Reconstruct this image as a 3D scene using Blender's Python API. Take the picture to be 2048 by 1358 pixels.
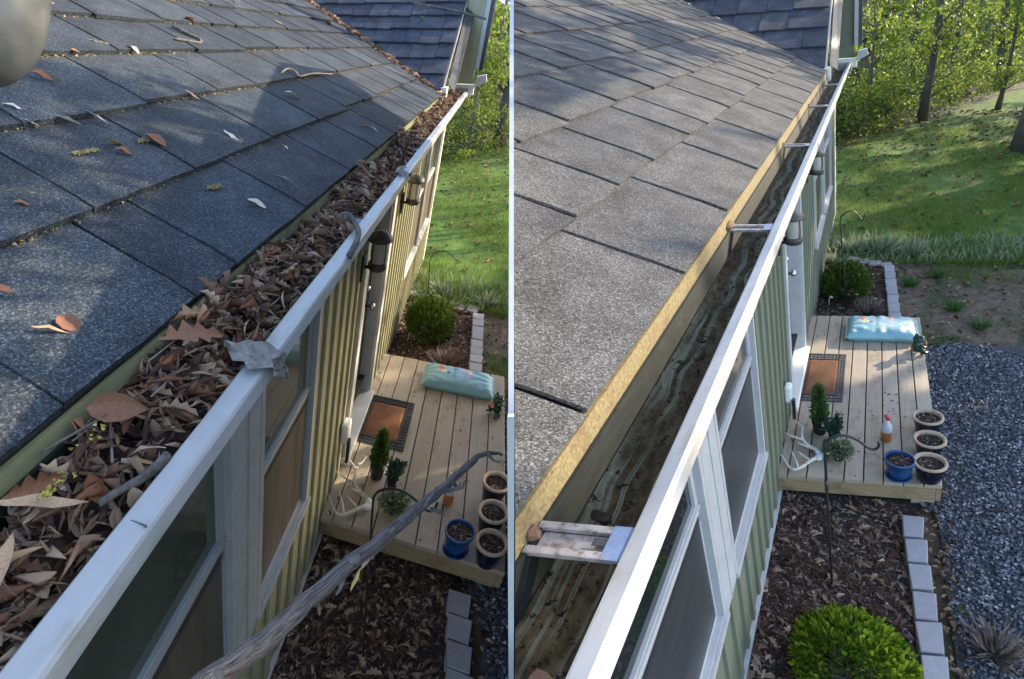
import bpy, bmesh, math, random
import numpy as np
from mathutils import Vector, Matrix, Quaternion
random.seed(7); RNG = np.random.default_rng(7)
for o in list(bpy.data.objects): bpy.data.objects.remove(o)
SC = bpy.context.scene; COL = SC.collection
PI = math.pi

# ------------------------------------------------------------------ camera, sky, sun, exposure
cam = bpy.data.cameras.new('camera'); camo = bpy.data.objects.new('camera', cam); COL.objects.link(camo)
cam.sensor_width = 36; cam.lens = 17.578; cam.clip_start = .02; cam.clip_end = 600
camo.location = (0, 0, 0); camo.rotation_euler = (PI/2 - math.asin(.45), 0, 0)
SC.camera = camo
SUN = Vector((.826, .361, .43)).normalized()
world = bpy.data.worlds.new('World'); SC.world = world; world.use_nodes = True
wn = world.node_tree; wn.nodes.clear()
sky = wn.nodes.new('ShaderNodeTexSky'); sky.sky_type = 'NISHITA'; sky.sun_disc = False
sky.sun_elevation = math.asin(SUN.z); sky.sun_rotation = math.atan2(SUN.x, SUN.y)
sky.air_density = 1.0; sky.dust_density = 1.5; sky.ozone_density = 1.2
bg = wn.nodes.new('ShaderNodeBackground'); bg.inputs['Strength'].default_value = .15
wo = wn.nodes.new('ShaderNodeOutputWorld')
wn.links.new(sky.outputs[0], bg.inputs[0]); wn.links.new(bg.outputs[0], wo.inputs[0])
sl = bpy.data.lights.new('sun', 'SUN'); sl.energy = 2.25; sl.angle = math.radians(.55); sl.color = (1, .84, .61)
slo = bpy.data.objects.new('sun', sl); COL.objects.link(slo); slo.location = (0, 0, 30)
slo.rotation_euler = SUN.to_track_quat('Z', 'Y').to_euler()
SC.view_settings.view_transform = 'Standard'; SC.view_settings.look = 'None'
SC.view_settings.exposure = 1.95; SC.view_settings.gamma = 1; SC.view_settings.use_curve_mapping = False
SC.render.engine = 'CYCLES'; SC.cycles.max_bounces = 6; SC.cycles.use_denoising = True

# ------------------------------------------------------------------ house frames: a along the gutter, b out from the wall, c up
class Frame:
    def __init__(s, O, U, V, W, k):
        s.O, s.U, s.V, s.W, s.k = Vector(O)*k, Vector(U)*k, Vector(V)*k, Vector(W)*k, k
        s.M = np.array([s.U, s.V, s.W]); s.On = np.array(s.O)
        z = s.W.normalized(); x = s.U.cross(z).normalized(); y = z.cross(x)
        s.R = Matrix((x, y, z)).transposed()
    def pt(s, a, b, c): return s.O + s.U*a + s.V*b + s.W*c
    def arr(s, P): return np.asarray(P, float) @ s.M + s.On
    def mat(s, a, b, c, rz=0, rx=0, ry=0, sc=1):
        R = s.R @ (Matrix.Rotation(rz, 3, 'Z') @ Matrix.Rotation(ry, 3, 'Y') @ Matrix.Rotation(rx, 3, 'X'))
        return Matrix.Translation(s.pt(a, b, c)) @ R.to_4x4() @ Matrix.Scale(s.k*sc, 4)
A = Frame((-1.344, 2.573, -2.672), (-.016, .998, .067), (.952, -.304, -.031), (.234, .005, .972), 1.4)
B = Frame((2.116, 3.09, -2.757), (.517, .849, .112), (.985, -.164, .05), (-.288, -.006, .958), .65)

# ------------------------------------------------------------------ materials
MATS = {}
def ramp(nt, cols, fac, interp='LINEAR'):
    n = nt.nodes.new('ShaderNodeValToRGB'); n.color_ramp.interpolation = interp
    e = n.color_ramp.elements
    while len(e) < len(cols): e.new(.5)
    for i, (p, c) in enumerate(cols):
        e[i].position = p; e[i].color = (c[0], c[1], c[2], 1) if not isinstance(c, (int, float)) else (c, c, c, 1)
    nt.links.new(fac, n.inputs[0]); return n.outputs[0]
def noise(nt, vec, scale, detail=3, rough=.6, stretch=None, dist=0):
    if stretch:
        m = nt.nodes.new('ShaderNodeMapping'); m.inputs['Scale'].default_value = stretch
        nt.links.new(vec, m.inputs['Vector']); vec = m.outputs[0]
    n = nt.nodes.new('ShaderNodeTexNoise'); n.inputs['Scale'].default_value = scale
    n.inputs['Detail'].default_value = detail; n.inputs['Roughness'].default_value = rough
    n.inputs['Distortion'].default_value = dist
    nt.links.new(vec, n.inputs['Vector']); return n.outputs['Fac']
def mixc(nt, a, b, fac, mode='MIX'):
    n = nt.nodes.new('ShaderNodeMix'); n.data_type = 'RGBA'; n.blend_type = mode
    for s, v in ((0, fac), (6, a), (7, b)):
        if isinstance(v, (int, float)): n.inputs[s].default_value = v
        elif isinstance(v, tuple): n.inputs[s].default_value = (*v, 1)
        else: nt.links.new(v, n.inputs[s])
    return n.outputs[2]
def math_(nt, op, a, b=0.0):
    n = nt.nodes.new('ShaderNodeMath'); n.operation = op
    for i, v in enumerate((a, b)):
        if isinstance(v, (int, float)): n.inputs[i].default_value = v
        else: nt.links.new(v, n.inputs[i])
    return n.outputs[0]
def start(name):
    m = bpy.data.materials.new(name); m.use_nodes = True; nt = m.node_tree; nt.nodes.clear()
    out = nt.nodes.new('ShaderNodeOutputMaterial'); p = nt.nodes.new('ShaderNodeBsdfPrincipled')
    nt.links.new(p.outputs[0], out.inputs[0]); MATS[name] = m
    at = nt.nodes.new('ShaderNodeAttribute'); at.attribute_name = 'hp'
    oi = nt.nodes.new('ShaderNodeObjectInfo')
    ad = nt.nodes.new('ShaderNodeVectorMath'); ad.operation = 'MULTIPLY_ADD'
    nt.links.new(oi.outputs['Random'], ad.inputs[0]); ad.inputs[1].default_value = (17, 31, 23)
    nt.links.new(at.outputs['Vector'], ad.inputs[2])
    return m, nt, p, out, at.outputs['Vector'], ad.outputs[0], oi.outputs['Random']
def bump(nt, p, h, strength=.4, dist=.01):
    b = nt.nodes.new('ShaderNodeBump'); b.inputs['Strength'].default_value = strength; b.inputs['Distance'].default_value = dist
    nt.links.new(h, b.inputs['Height']); nt.links.new(b.outputs[0], p.inputs['Normal'])
def mat(name, cols, scale=8, stretch=None, detail=4, nrough=.6, rough=.65, spec=.35, rnd=None, rcols=None, rmix=.6,
        dirt=None, dscale=3, damt=(.5, .7), dstretch=None, bstr=0, bscale=None, bdist=.004, transl=0, metal=0, off=False):
    m, nt, p, out, hp, hpo, orand = start(name)
    v = hpo if off else hp
    c = ramp(nt, cols, noise(nt, v, scale, detail, nrough, stretch))
    if rcols:
        if rnd == 'attr':
            r = nt.nodes.new('ShaderNodeAttribute'); r.attribute_name = 'rnd'; r = r.outputs['Fac']
        else: r = orand
        c = mixc(nt, c, ramp(nt, rcols, r), rmix)
    if dirt is not None:
        f = ramp(nt, [(damt[0], 0), (damt[1], 1)], noise(nt, v, dscale, 5, .65, dstretch))
        c = mixc(nt, c, dirt, f)
    nt.links.new(c, p.inputs['Base Color']); p.inputs['Roughness'].default_value = rough
    p.inputs['Specular IOR Level'].default_value = spec; p.inputs['Metallic'].default_value = metal
    if bstr: bump(nt, p, noise(nt, v, bscale or scale*2, 4, .6, stretch), bstr, bdist)
    if transl:
        t = nt.nodes.new('ShaderNodeBsdfTranslucent'); nt.links.new(c, t.inputs[0])
        x = nt.nodes.new('ShaderNodeMixShader'); x.inputs[0].default_value = transl
        nt.links.new(p.outputs[0], x.inputs[1]); nt.links.new(t.outputs[0], x.inputs[2]); nt.links.new(x.outputs[0], out.inputs[0])
    return m
def shingle_mat(name, tones, speck, gscale):
    m, nt, p, out, hp, hpo, orand = start(name)
    base = ramp(nt, tones, orand)
    lo = noise(nt, hpo, 5, 4, .6)
    base = mixc(nt, base, ramp(nt, [(.3, .62), (.7, 1.3)], lo), 1.0, 'MULTIPLY')
    vo = nt.nodes.new('ShaderNodeTexVoronoi'); vo.inputs['Scale'].default_value = gscale; nt.links.new(hp, vo.inputs['Vector'])
    g = math_(nt, 'ADD', math_(nt, 'MULTIPLY', vo.outputs['Color'], .55), math_(nt, 'MULTIPLY', noise(nt, hp, gscale*.45, 2, .7), .45))
    base = mixc(nt, base, ramp(nt, [(.3, speck[0]), (.5, speck[1]), (.64, speck[2]), (.72, speck[3])], g), 1.0, 'MULTIPLY')
    nt.links.new(base, p.inputs['Base Color']); p.inputs['Roughness'].default_value = .92; p.inputs['Specular IOR Level'].default_value = .25
    bump(nt, p, g, .7, .004)
    return m
shingle_mat('shingle_before', [(0, (.03, .036, .045)), (.3, (.043, .054, .066)), (.55, (.03, .033, .043)), (.75, (.052, .063, .073)), (1, (.042, .046, .056))], (.42, .85, 1.4, 2.6), 300)  # left roof: darker, bluish copy with its shade put into the tones
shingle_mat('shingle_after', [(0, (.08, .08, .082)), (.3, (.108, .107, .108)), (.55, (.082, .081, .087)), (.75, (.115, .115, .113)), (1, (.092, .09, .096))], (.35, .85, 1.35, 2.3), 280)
shingle_mat('shingle_wing', [(0, (.045, .05, .07)), (.5, (.075, .08, .10)), (1, (.055, .06, .085))], (.5, .9, 1.3, 1.8), 200)
mat('underlay', [(0, (.01, .01, .011)), (1, (.03, .03, .03))], 40, rough=.95)
mat('white_aluminium', [(.3, (.43, .415, .40)), (.7, (.50, .485, .47))], 14, rough=.38, spec=.5, dirt=(.33, .30, .2), dscale=11, damt=(.54, .78), dstretch=(.5, 1.5, 1), bstr=.08)
mat('white_trim', [(.3, (.41, .42, .425)), (.7, (.49, .50, .505))], 12, rough=.5, dirt=(.45, .42, .34), dscale=6, damt=(.62, .85))
mat('cream_trim', [(.3, (.7, .68, .6)), (.7, (.78, .76, .69))], 9, rough=.6)
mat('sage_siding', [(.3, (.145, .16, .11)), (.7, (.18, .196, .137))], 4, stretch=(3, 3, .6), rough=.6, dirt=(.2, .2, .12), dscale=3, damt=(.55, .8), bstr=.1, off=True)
mat('sage_siding_lit', [(.3, (.30, .30, .20)), (.7, (.365, .36, .25))], 4, stretch=(3, 3, .6), rough=.6, dirt=(.26, .24, .12), dscale=3, damt=(.55, .8), bstr=.1, off=True)  # lit copy of the same sage paint; warm light is in the colour
mat('fascia_after', [(.3, (.10, .065, .028)), (.48, (.235, .18, .085)), (.7, (.32, .262, .135))], 110, detail=5, nrough=.7, rough=.8, dirt=(.15, .09, .04), dscale=16, damt=(.5, .8), bstr=.3, bscale=90)
mat('fascia_before', [(.3, (.24, .27, .15)), (.7, (.33, .34, .19))], 10, rough=.7, dirt=(.1, .12, .08), dscale=6, damt=(.5, .8))
def gutter_mat():
    m, nt, p, out, hp, hpo, orand = start('gutter_inside')
    mott = noise(nt, hp, 22, 7, .72, (.7, 1.3, 1))
    c = ramp(nt, [(.3, (.018, .012, .006)), (.44, (.052, .034, .016)), (.56, (.088, .066, .034)), (.7, (.125, .108, .062))], mott)
    wv = nt.nodes.new('ShaderNodeVectorMath'); wv.operation = 'MULTIPLY_ADD'
    n2 = nt.nodes.new('ShaderNodeTexNoise'); n2.inputs['Scale'].default_value = 3.2; n2.inputs['Detail'].default_value = 1.5; nt.links.new(hp, n2.inputs['Vector'])
    nt.links.new(n2.outputs['Color'], wv.inputs[0]); wv.inputs[1].default_value = (0, .13, .02); nt.links.new(hp, wv.inputs[2])
    st = noise(nt, wv.outputs[0], 1, 2.5, .45, (.35, 34, 20))
    f = ramp(nt, [(.51, 0), (.56, 1), (.61, .25), (.66, .95)], st)
    f = math_(nt, 'MULTIPLY', f, ramp(nt, [(.38, .15), (.56, 1)], noise(nt, hp, 5, 4, .6, (.6, 1.5, 1))))
    c = mixc(nt, c, mixc(nt, (.15, .15, .095), (.28, .29, .21), noise(nt, hp, 60, 3)), f)
    d = ramp(nt, [(.57, 0), (.63, 1)], noise(nt, hp, 48, 5, .7))
    c = mixc(nt, c, (.01, .008, .006), d)
    nt.links.new(c, p.inputs['Base Color']); p.inputs['Roughness'].default_value = .8; p.inputs['Specular IOR Level'].default_value = .12
    bump(nt, p, mott, .35, .004)
gutter_mat()
mat('gutter_back', [(.3, (.007, .010, .008)), (.55, (.014, .020, .016)), (.75, (.026, .035, .026))], 14, stretch=(.6, 3, 3), rough=.75, dirt=(.012, .013, .011), dscale=26, damt=(.5, .62), bstr=.1)  # pale green paint made near-black: the trough's shade is in the colour
mat('bracket_metal', [(.3, (.2, .18, .17)), (.6, (.33, .30, .29))], 30, rough=.5, spec=.5, dirt=(.14, .09, .06), dscale=45, damt=(.5, .66))
mat('bracket_blue', [(.3, (.10, .15, .28)), (.7, (.17, .235, .38))], 60, rough=.55, dirt=(.2, .19, .2), dscale=50, damt=(.52, .68))
mat('rust', [(.3, (.09, .04, .02)), (.7, (.25, .15, .1))], 80, rough=.8, bstr=.6)
mat('deck_wood', [(.25, (.24, .19, .135)), (.5, (.37, .305, .23)), (.75, (.47, .40, .31))], 3.2, stretch=(1, 26, 26), detail=6, nrough=.65, rough=.75, rcols=[(0, (.36, .28, .2)), (.5, (.46, .39, .31)), (1, (.50, .41, .29))], rmix=.45, dirt=(.16, .125, .09), dscale=5, damt=(.55, .8), bstr=.3, bscale=6, off=True)
mat('deck_edge', [(.3, (.25, .17, .09)), (.7, (.40, .29, .17))], 4, stretch=(9, 1, 12), detail=5, rough=.75, dirt=(.1, .09, .05), dscale=4, damt=(.5, .75), bstr=.2)
mat('coir', [(.3, (.14, .06, .03)), (.6, (.23, .105, .052)), (.8, (.34, .19, .11))], 90, detail=5, rough=.95, dirt=(.14, .06, .03), dscale=7, damt=(.5, .7), bstr=.9, bscale=150, bdist=.008)
mat('rubber', [(.3, (.018, .02, .026)), (.7, (.045, .05, .06))], 50, rough=.6, spec=.4)
mat('black_plastic', [(.3, (.012, .012, .014)), (.7, (.03, .03, .034))], 20, rough=.45)
mat('black_metal', [(.3, (.012, .014, .014)), (.7, (.03, .034, .034))], 30, rough=.45, spec=.5)
mat('dark_bronze', [(.3, (.03, .03, .033)), (.7, (.055, .055, .06))], 20, rough=.5, spec=.5)
mat('dark_door', [(.3, (.03, .035, .04)), (.7, (.05, .055, .06))], 6, rough=.5)
mat('chrome', [(.3, (.6, .6, .6)), (.7, (.7, .7, .7))], 6, rough=.2, metal=1)
mat('navy_glaze', [(.3, (.006, .008, .02)), (.7, (.012, .016, .035))], 12, rough=.2, spec=.5)
mat('blue_glaze', [(.3, (.015, .055, .17)), (.6, (.022, .085, .25))], 9, stretch=(1, 1, .4), rough=.22, spec=.5, dirt=(.01, .03, .1), dscale=6, damt=(.55, .75))
mat('bare_clay', [(.3, (.47, .33, .22)), (.7, (.62, .47, .35))], 25, rough=.8, bstr=.15)
mat('potting_soil', [(.3, (.018, .013, .01)), (.55, (.05, .035, .025)), (.72, (.13, .1, .075))], 60, detail=6, nrough=.75, rough=.95, bstr=1, bscale=70, bdist=.012)
mat('bottle_plastic', [(.3, (.62, .65, .7)), (.7, (.72, .74, .78))], 10, rough=.3, transl=.25)
mat('orange_liquid', [(.3, (.46, .17, .06)), (.7, (.55, .23, .1))], 8, rough=.3, transl=.2)
mat('red_plastic', [(.3, (.55, .03, .06)), (.7, (.65, .05, .09))], 10, rough=.35)
mat('white_plastic', [(.3, (.75, .75, .75)), (.7, (.82, .82, .82))], 10, rough=.4)
mat('bone', [(.3, (.5, .45, .37)), (.6, (.66, .62, .55))], 22, rough=.6, dirt=(.35, .27, .18), dscale=14, damt=(.55, .75), bstr=.2)
mat('skull_bone', [(.3, (.6, .63, .68)), (.6, (.72, .74, .78))], 22, rough=.55)
mat('frog_glaze', [(.3, (.006, .035, .022)), (.7, (.015, .075, .045))], 14, rough=.18, spec=.6)
mat('frog_pink', [(.3, (.6, .2, .17)), (.7, (.7, .33, .27))], 20, rough=.5)
mat('concrete_brick', [(.3, (.24, .235, .25)), (.7, (.36, .35, .37))], 26, detail=6, nrough=.7, rough=.9, rcols=[(0, (.32, .31, .34)), (1, (.44, .42, .44))], rmix=.5, dirt=(.1, .09, .09), dscale=70, damt=(.64, .7), bstr=.5, bscale=70, off=True)
mat('flat_stone', [(.3, (.3, .26, .25)), (.7, (.46, .4, .38))], 14, rough=.9, rcols=[(0, (.26, .25, .27)), (1, (.48, .38, .33))], rmix=.5, bstr=.5, off=True)
mat('mulch_soil', [(.3, (.02, .013, .011)), (.55, (.055, .036, .028)), (.75, (.11, .075, .06))], 30, detail=7, nrough=.75, rough=.95, bstr=1, bscale=45, bdist=.02)
mat('mulch_chip', [(.3, (.07, .043, .033)), (.7, (.15, .1, .08))], 40, rough=.9, rnd='attr', rcols=[(0, (.025, .016, .014)), (.5, (.10, .06, .047)), (.8, (.2, .13, .1)), (.93, (.34, .27, .22)), (1, (.45, .38, .3))], rmix=.85)
mat('gravel_base', [(.3, (.045, .047, .055)), (.7, (.12, .125, .14))], 60, detail=6, nrough=.7, rough=.9, bstr=1, bscale=60, bdist=.02)
mat('gravel_stone', [(.3, (.1, .105, .125)), (.7, (.17, .175, .2))], 60, rough=.75, rnd='attr', rcols=[(0, (.06, .063, .078)), (.5, (.18, .185, .215)), (.85, (.34, .345, .38)), (1, (.6, .6, .63))], rmix=.9)
mat('dead_leaf', [(.3, (.13, .075, .045)), (.5, (.23, .145, .09)), (.75, (.34, .245, .17))], 28, detail=5, rough=.65, rcols=[(0, (.05, .02, .014)), (.12, (.24, .09, .04)), (.26, (.46, .32, .21)), (.4, (.12, .045, .03)), (.54, (.42, .29, .19)), (.68, (.24, .09, .05)), (.8, (.44, .19, .07)), (.92, (.66, .51, .36)), (1, (.26, .15, .09))], rmix=.84, bstr=.3, bscale=40, off=True, transl=.12)
mat('dead_leaf_stuff', [(.3, (.13, .085, .06)), (.7, (.26, .19, .14))], 28, rough=.75, rnd='attr', rcols=[(0, (.03, .016, .012)), (.3, (.15, .065, .038)), (.55, (.29, .175, .11)), (.8, (.46, .32, .21)), (1, (.62, .48, .34))], rmix=.87, transl=.1)
mat('pale_leaf', [(.3, (.5, .42, .34)), (.7, (.66, .6, .52))], 40, rough=.6, off=True)
mat('tan_leaf', [(.3, (.36, .22, .12)), (.7, (.55, .38, .24))], 30, rough=.6, off=True)
mat('yellow_leaf', [(.3, (.5, .33, .1)), (.7, (.62, .45, .18))], 20, rough=.6)
mat('brown_leaf', [(.3, (.16, .075, .04)), (.7, (.3, .14, .08))], 30, rough=.6, off=True)
mat('green_leaf', [(.3, (.2, .4, .04)), (.7, (.3, .5, .07))], 20, rough=.5)
mat('catkin', [(.3, (.25, .2, .1)), (.7, (.45, .38, .2))], 90, rough=.9)
mat('moss_yellow', [(.3, (.42, .33, .06)), (.7, (.58, .48, .12))], 60, rough=.9)
mat('lichen_leaf', [(.3, (.15, .135, .12)), (.7, (.36, .33, .3))], 45, detail=6, rough=.85, bstr=.6)
mat('bark_twig', [(.3, (.06, .05, .045)), (.6, (.16, .14, .125)), (.8, (.26, .23, .2))], 60, stretch=(1, 1, 1), rough=.9, bstr=.5)
mat('grey_stalk', [(.36, (.018, .013, .011)), (.46, (.09, .066, .057)), (.57, (.21, .17, .15)), (.72, (.40, .355, .33))], 11, stretch=(1.5, 13, 13), detail=7, nrough=.75, rough=.75, bstr=.6, bscale=14)
mat('grey_rubber', [(.35, (.07, .075, .08)), (.55, (.16, .16, .15)), (.75, (.33, .32, .28))], 16, rough=.4, spec=.4)
mat('lawn', [(.3, (.04, .085, .014)), (.5, (.08, .15, .02)), (.7, (.14, .22, .035))], 3, detail=6, rough=.95, dirt=(.11, .09, .045), dscale=.7, damt=(.6, .74), bstr=.6, bscale=20, bdist=.03)
mat('dirt_ground', [(.3, (.08, .055, .04)), (.5, (.15, .11, .08)), (.7, (.2, .16, .11))], 8, detail=7, rough=.95, dirt=(.035, .06, .02), dscale=1.8, damt=(.47, .62), bstr=.8, bscale=30, bdist=.02)
mat('forest_floor', [(.3, (.06, .045, .03)), (.5, (.12, .085, .055)), (.75, (.19, .14, .1))], 1.5, detail=8, rough=.95, dirt=(.04, .07, .02), dscale=.5, damt=(.45, .6), bstr=.6, bscale=6, bdist=.05)
mat('grass_blade', [(.3, (.035, .08, .015)), (.7, (.06, .12, .025))], 4, rough=.6, rnd='attr', rcols=[(0, (.07, .13, .016)), (.6, (.165, .25, .03)), (.9, (.28, .34, .05)), (1, (.36, .33, .14))], rmix=.8, transl=.4)
mat('pale_grass', [(.3, (.2, .26, .16)), (.7, (.34, .38, .27))], 6, rough=.6, rnd='attr', rcols=[(0, (.1, .18, .07)), (.6, (.24, .3, .18)), (1, (.45, .45, .36))], rmix=.7, transl=.3)
mat('weed_green', [(.3, (.05, .12, .03)), (.7, (.09, .19, .05))], 8, rough=.6, transl=.3)
mat('dry_stem', [(.3, (.16, .12, .1)), (.7, (.28, .22, .19))], 20, rough=.9)
mat('bright_shrub', [(.3, (.08, .17, .012)), (.7, (.15, .26, .02))], 7, rough=.5, rnd='attr', rcols=[(0, (.04, .09, .01)), (.3, (.13, .23, .018)), (.7, (.27, .38, .028)), (1, (.46, .52, .05))], rmix=.88, transl=.35)
mat('mid_shrub', [(.3, (.05, .11, .018)), (.7, (.09, .16, .025))], 7, rough=.5, rnd='attr', rcols=[(0, (.03, .07, .015)), (1, (.15, .21, .03))], rmix=.7, transl=.25)
mat('conifer_green', [(.3, (.06, .13, .04)), (.7, (.10, .19, .06))], 9, rough=.55, rnd='attr', rcols=[(0, (.05, .11, .035)), (1, (.18, .26, .08))], rmix=.7, transl=.15)
mat('blue_conifer', [(.3, (.03, .08, .06)), (.7, (.06, .13, .095))], 9, rough=.55, rnd='attr', rcols=[(0, (.025, .055, .045)), (1, (.1, .17, .12))], rmix=.7, transl=.15)
mat('cream_flower', [(.3, (.16, .22, .12)), (.7, (.3, .34, .22))], 20, rough=.6, rnd='attr', rcols=[(0, (.06, .12, .05)), (.6, (.15, .2, .1)), (.85, (.42, .42, .3)), (1, (.6, .58, .45))], rmix=.8, transl=.2)
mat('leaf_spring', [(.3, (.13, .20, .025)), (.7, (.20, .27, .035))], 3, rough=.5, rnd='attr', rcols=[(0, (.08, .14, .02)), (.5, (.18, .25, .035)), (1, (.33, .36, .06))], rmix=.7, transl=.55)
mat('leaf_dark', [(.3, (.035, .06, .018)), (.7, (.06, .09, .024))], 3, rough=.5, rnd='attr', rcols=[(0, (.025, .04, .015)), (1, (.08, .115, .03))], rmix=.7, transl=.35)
mat('tree_bark', [(.3, (.07, .058, .05)), (.6, (.14, .12, .105)), (.8, (.22, .195, .17))], 6, stretch=(4, 4, .7), detail=6, rough=.95, rcols=[(0, (.06, .05, .045)), (1, (.2, .18, .155))], rmix=.5, bstr=.8, bscale=14, bdist=.02, off=True)
mat('interior_dark', [(.3, (.03, .03, .03)), (.7, (.05, .05, .05))], 3, rough=.9)
def glass_mat(name, col, rough=.03):
    m, nt, p, out, hp, hpo, orand = start(name)
    c = ramp(nt, [(.3, col), (.7, tuple(x*1.8 for x in col))], noise(nt, hp, 2, 3, .5))
    nt.links.new(c, p.inputs['Base Color']); p.inputs['Roughness'].default_value = rough
    p.inputs['Specular IOR Level'].default_value = .6; p.inputs['IOR'].default_value = 1.52
glass_mat('window_glass', (.012, .016, .018)); glass_mat('reflection_tint_glass', (.055, .066, .05), .06); glass_mat('lamp_glass', (.3, .29, .27), .25)  # left-hand panes: pale green tint imitates reflections
def screen_mat():
    m, nt, p, out, hp, hpo, orand = start('insect_screen')
    nt.links.new(ramp(nt, [(.3, (.03, .034, .038)), (.7, (.05, .055, .06))], noise(nt, hp, 3, 4, .5, (1, 1, 6))), p.inputs['Base Color'])
    p.inputs['Roughness'].default_value = .35
screen_mat()
mat('reflection_tint_screen', [(.3, (.075, .062, .05)), (.7, (.2, .165, .125))], 5, stretch=(2.2, 1, .15), rough=.4)  # tan tint and upright streaks imitate reflections in the left-hand sashes
def bag_mat():
    m, nt, p, out, hp, hpo, orand = start('bag_film')
    c = ramp(nt, [(.3, (.19, .38, .43)), (.7, (.26, .46, .51))], noise(nt, hp, 6, 4, .6))
    sx = nt.nodes.new('ShaderNodeSeparateXYZ'); nt.links.new(hp, sx.inputs[0])
    def spot(c, x, y, r, col, wob=.35):
        dx = math_(nt, 'SUBTRACT', sx.outputs[0], x); dy = math_(nt, 'SUBTRACT', sx.outputs[1], y)
        d = math_(nt, 'SQRT', math_(nt, 'ADD', math_(nt, 'MULTIPLY', dx, dx), math_(nt, 'MULTIPLY', dy, dy)))
        d = math_(nt, 'MULTIPLY_ADD', noise(nt, hp, 45, 2), r*wob) if False else math_(nt, 'ADD', d, math_(nt, 'MULTIPLY', noise(nt, hp, 45, 2), r*wob*2))
        f = ramp(nt, [(r*.9, 1), (r*1.25, 0)], d)
        return mixc(nt, c, col, f)
    def bar(c, x, y, wx, wy, col, letters=0):
        ax = math_(nt, 'LESS_THAN', math_(nt, 'ABSOLUTE', math_(nt, 'SUBTRACT', sx.outputs[0], x)), wx)
        ay = math_(nt, 'LESS_THAN', math_(nt, 'ABSOLUTE', math_(nt, 'SUBTRACT', sx.outputs[1], y)), wy)
        f = math_(nt, 'MULTIPLY', ax, ay)
        if letters: f = math_(nt, 'MULTIPLY', f, math_(nt, 'GREATER_THAN', noise(nt, hp, letters, 1, .5, (.4, 1.6, 1)), .49))
        return mixc(nt, c, col, f)
    c = spot(c, -.175, .055, .045, (.55, .16, .12)); c = spot(c, -.15, .015, .036, (.75, .68, .2))
    c = spot(c, -.148, .018, .012, (.05, .03, .02)); c = spot(c, -.2, .03, .02, (.7, .45, .35))
    c = spot(c, .075, .065, .036, (.6, .2, .13)); c = spot(c, .1, .05, .026, (.7, .36, .25)); c = spot(c, .085, -.005, .034, (.45, .36, .72))
    c = bar(c, -.045, .02, .012, .085, (.08, .2, .24), 60); c = bar(c, -.085, .03, .011, .07, (.3, .3, .62), 70)
    c = bar(c, -.1, -.005, .014, .016, (.03, .03, .06)); c = bar(c, .015, .03, .03, .09, (.36, .45, .8), 40); c = bar(c, .2, 0, .03, .1, (.22, .45, .52), 70)
    nt.links.new(c, p.inputs['Base Color']); p.inputs['Roughness'].default_value = .3; p.inputs['Specular IOR Level'].default_value = .5
    bump(nt, p, noise(nt, hp, 9, 4, .6, (1, 2.4, 1), 1.5), .35, .02)
bag_mat()
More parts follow.
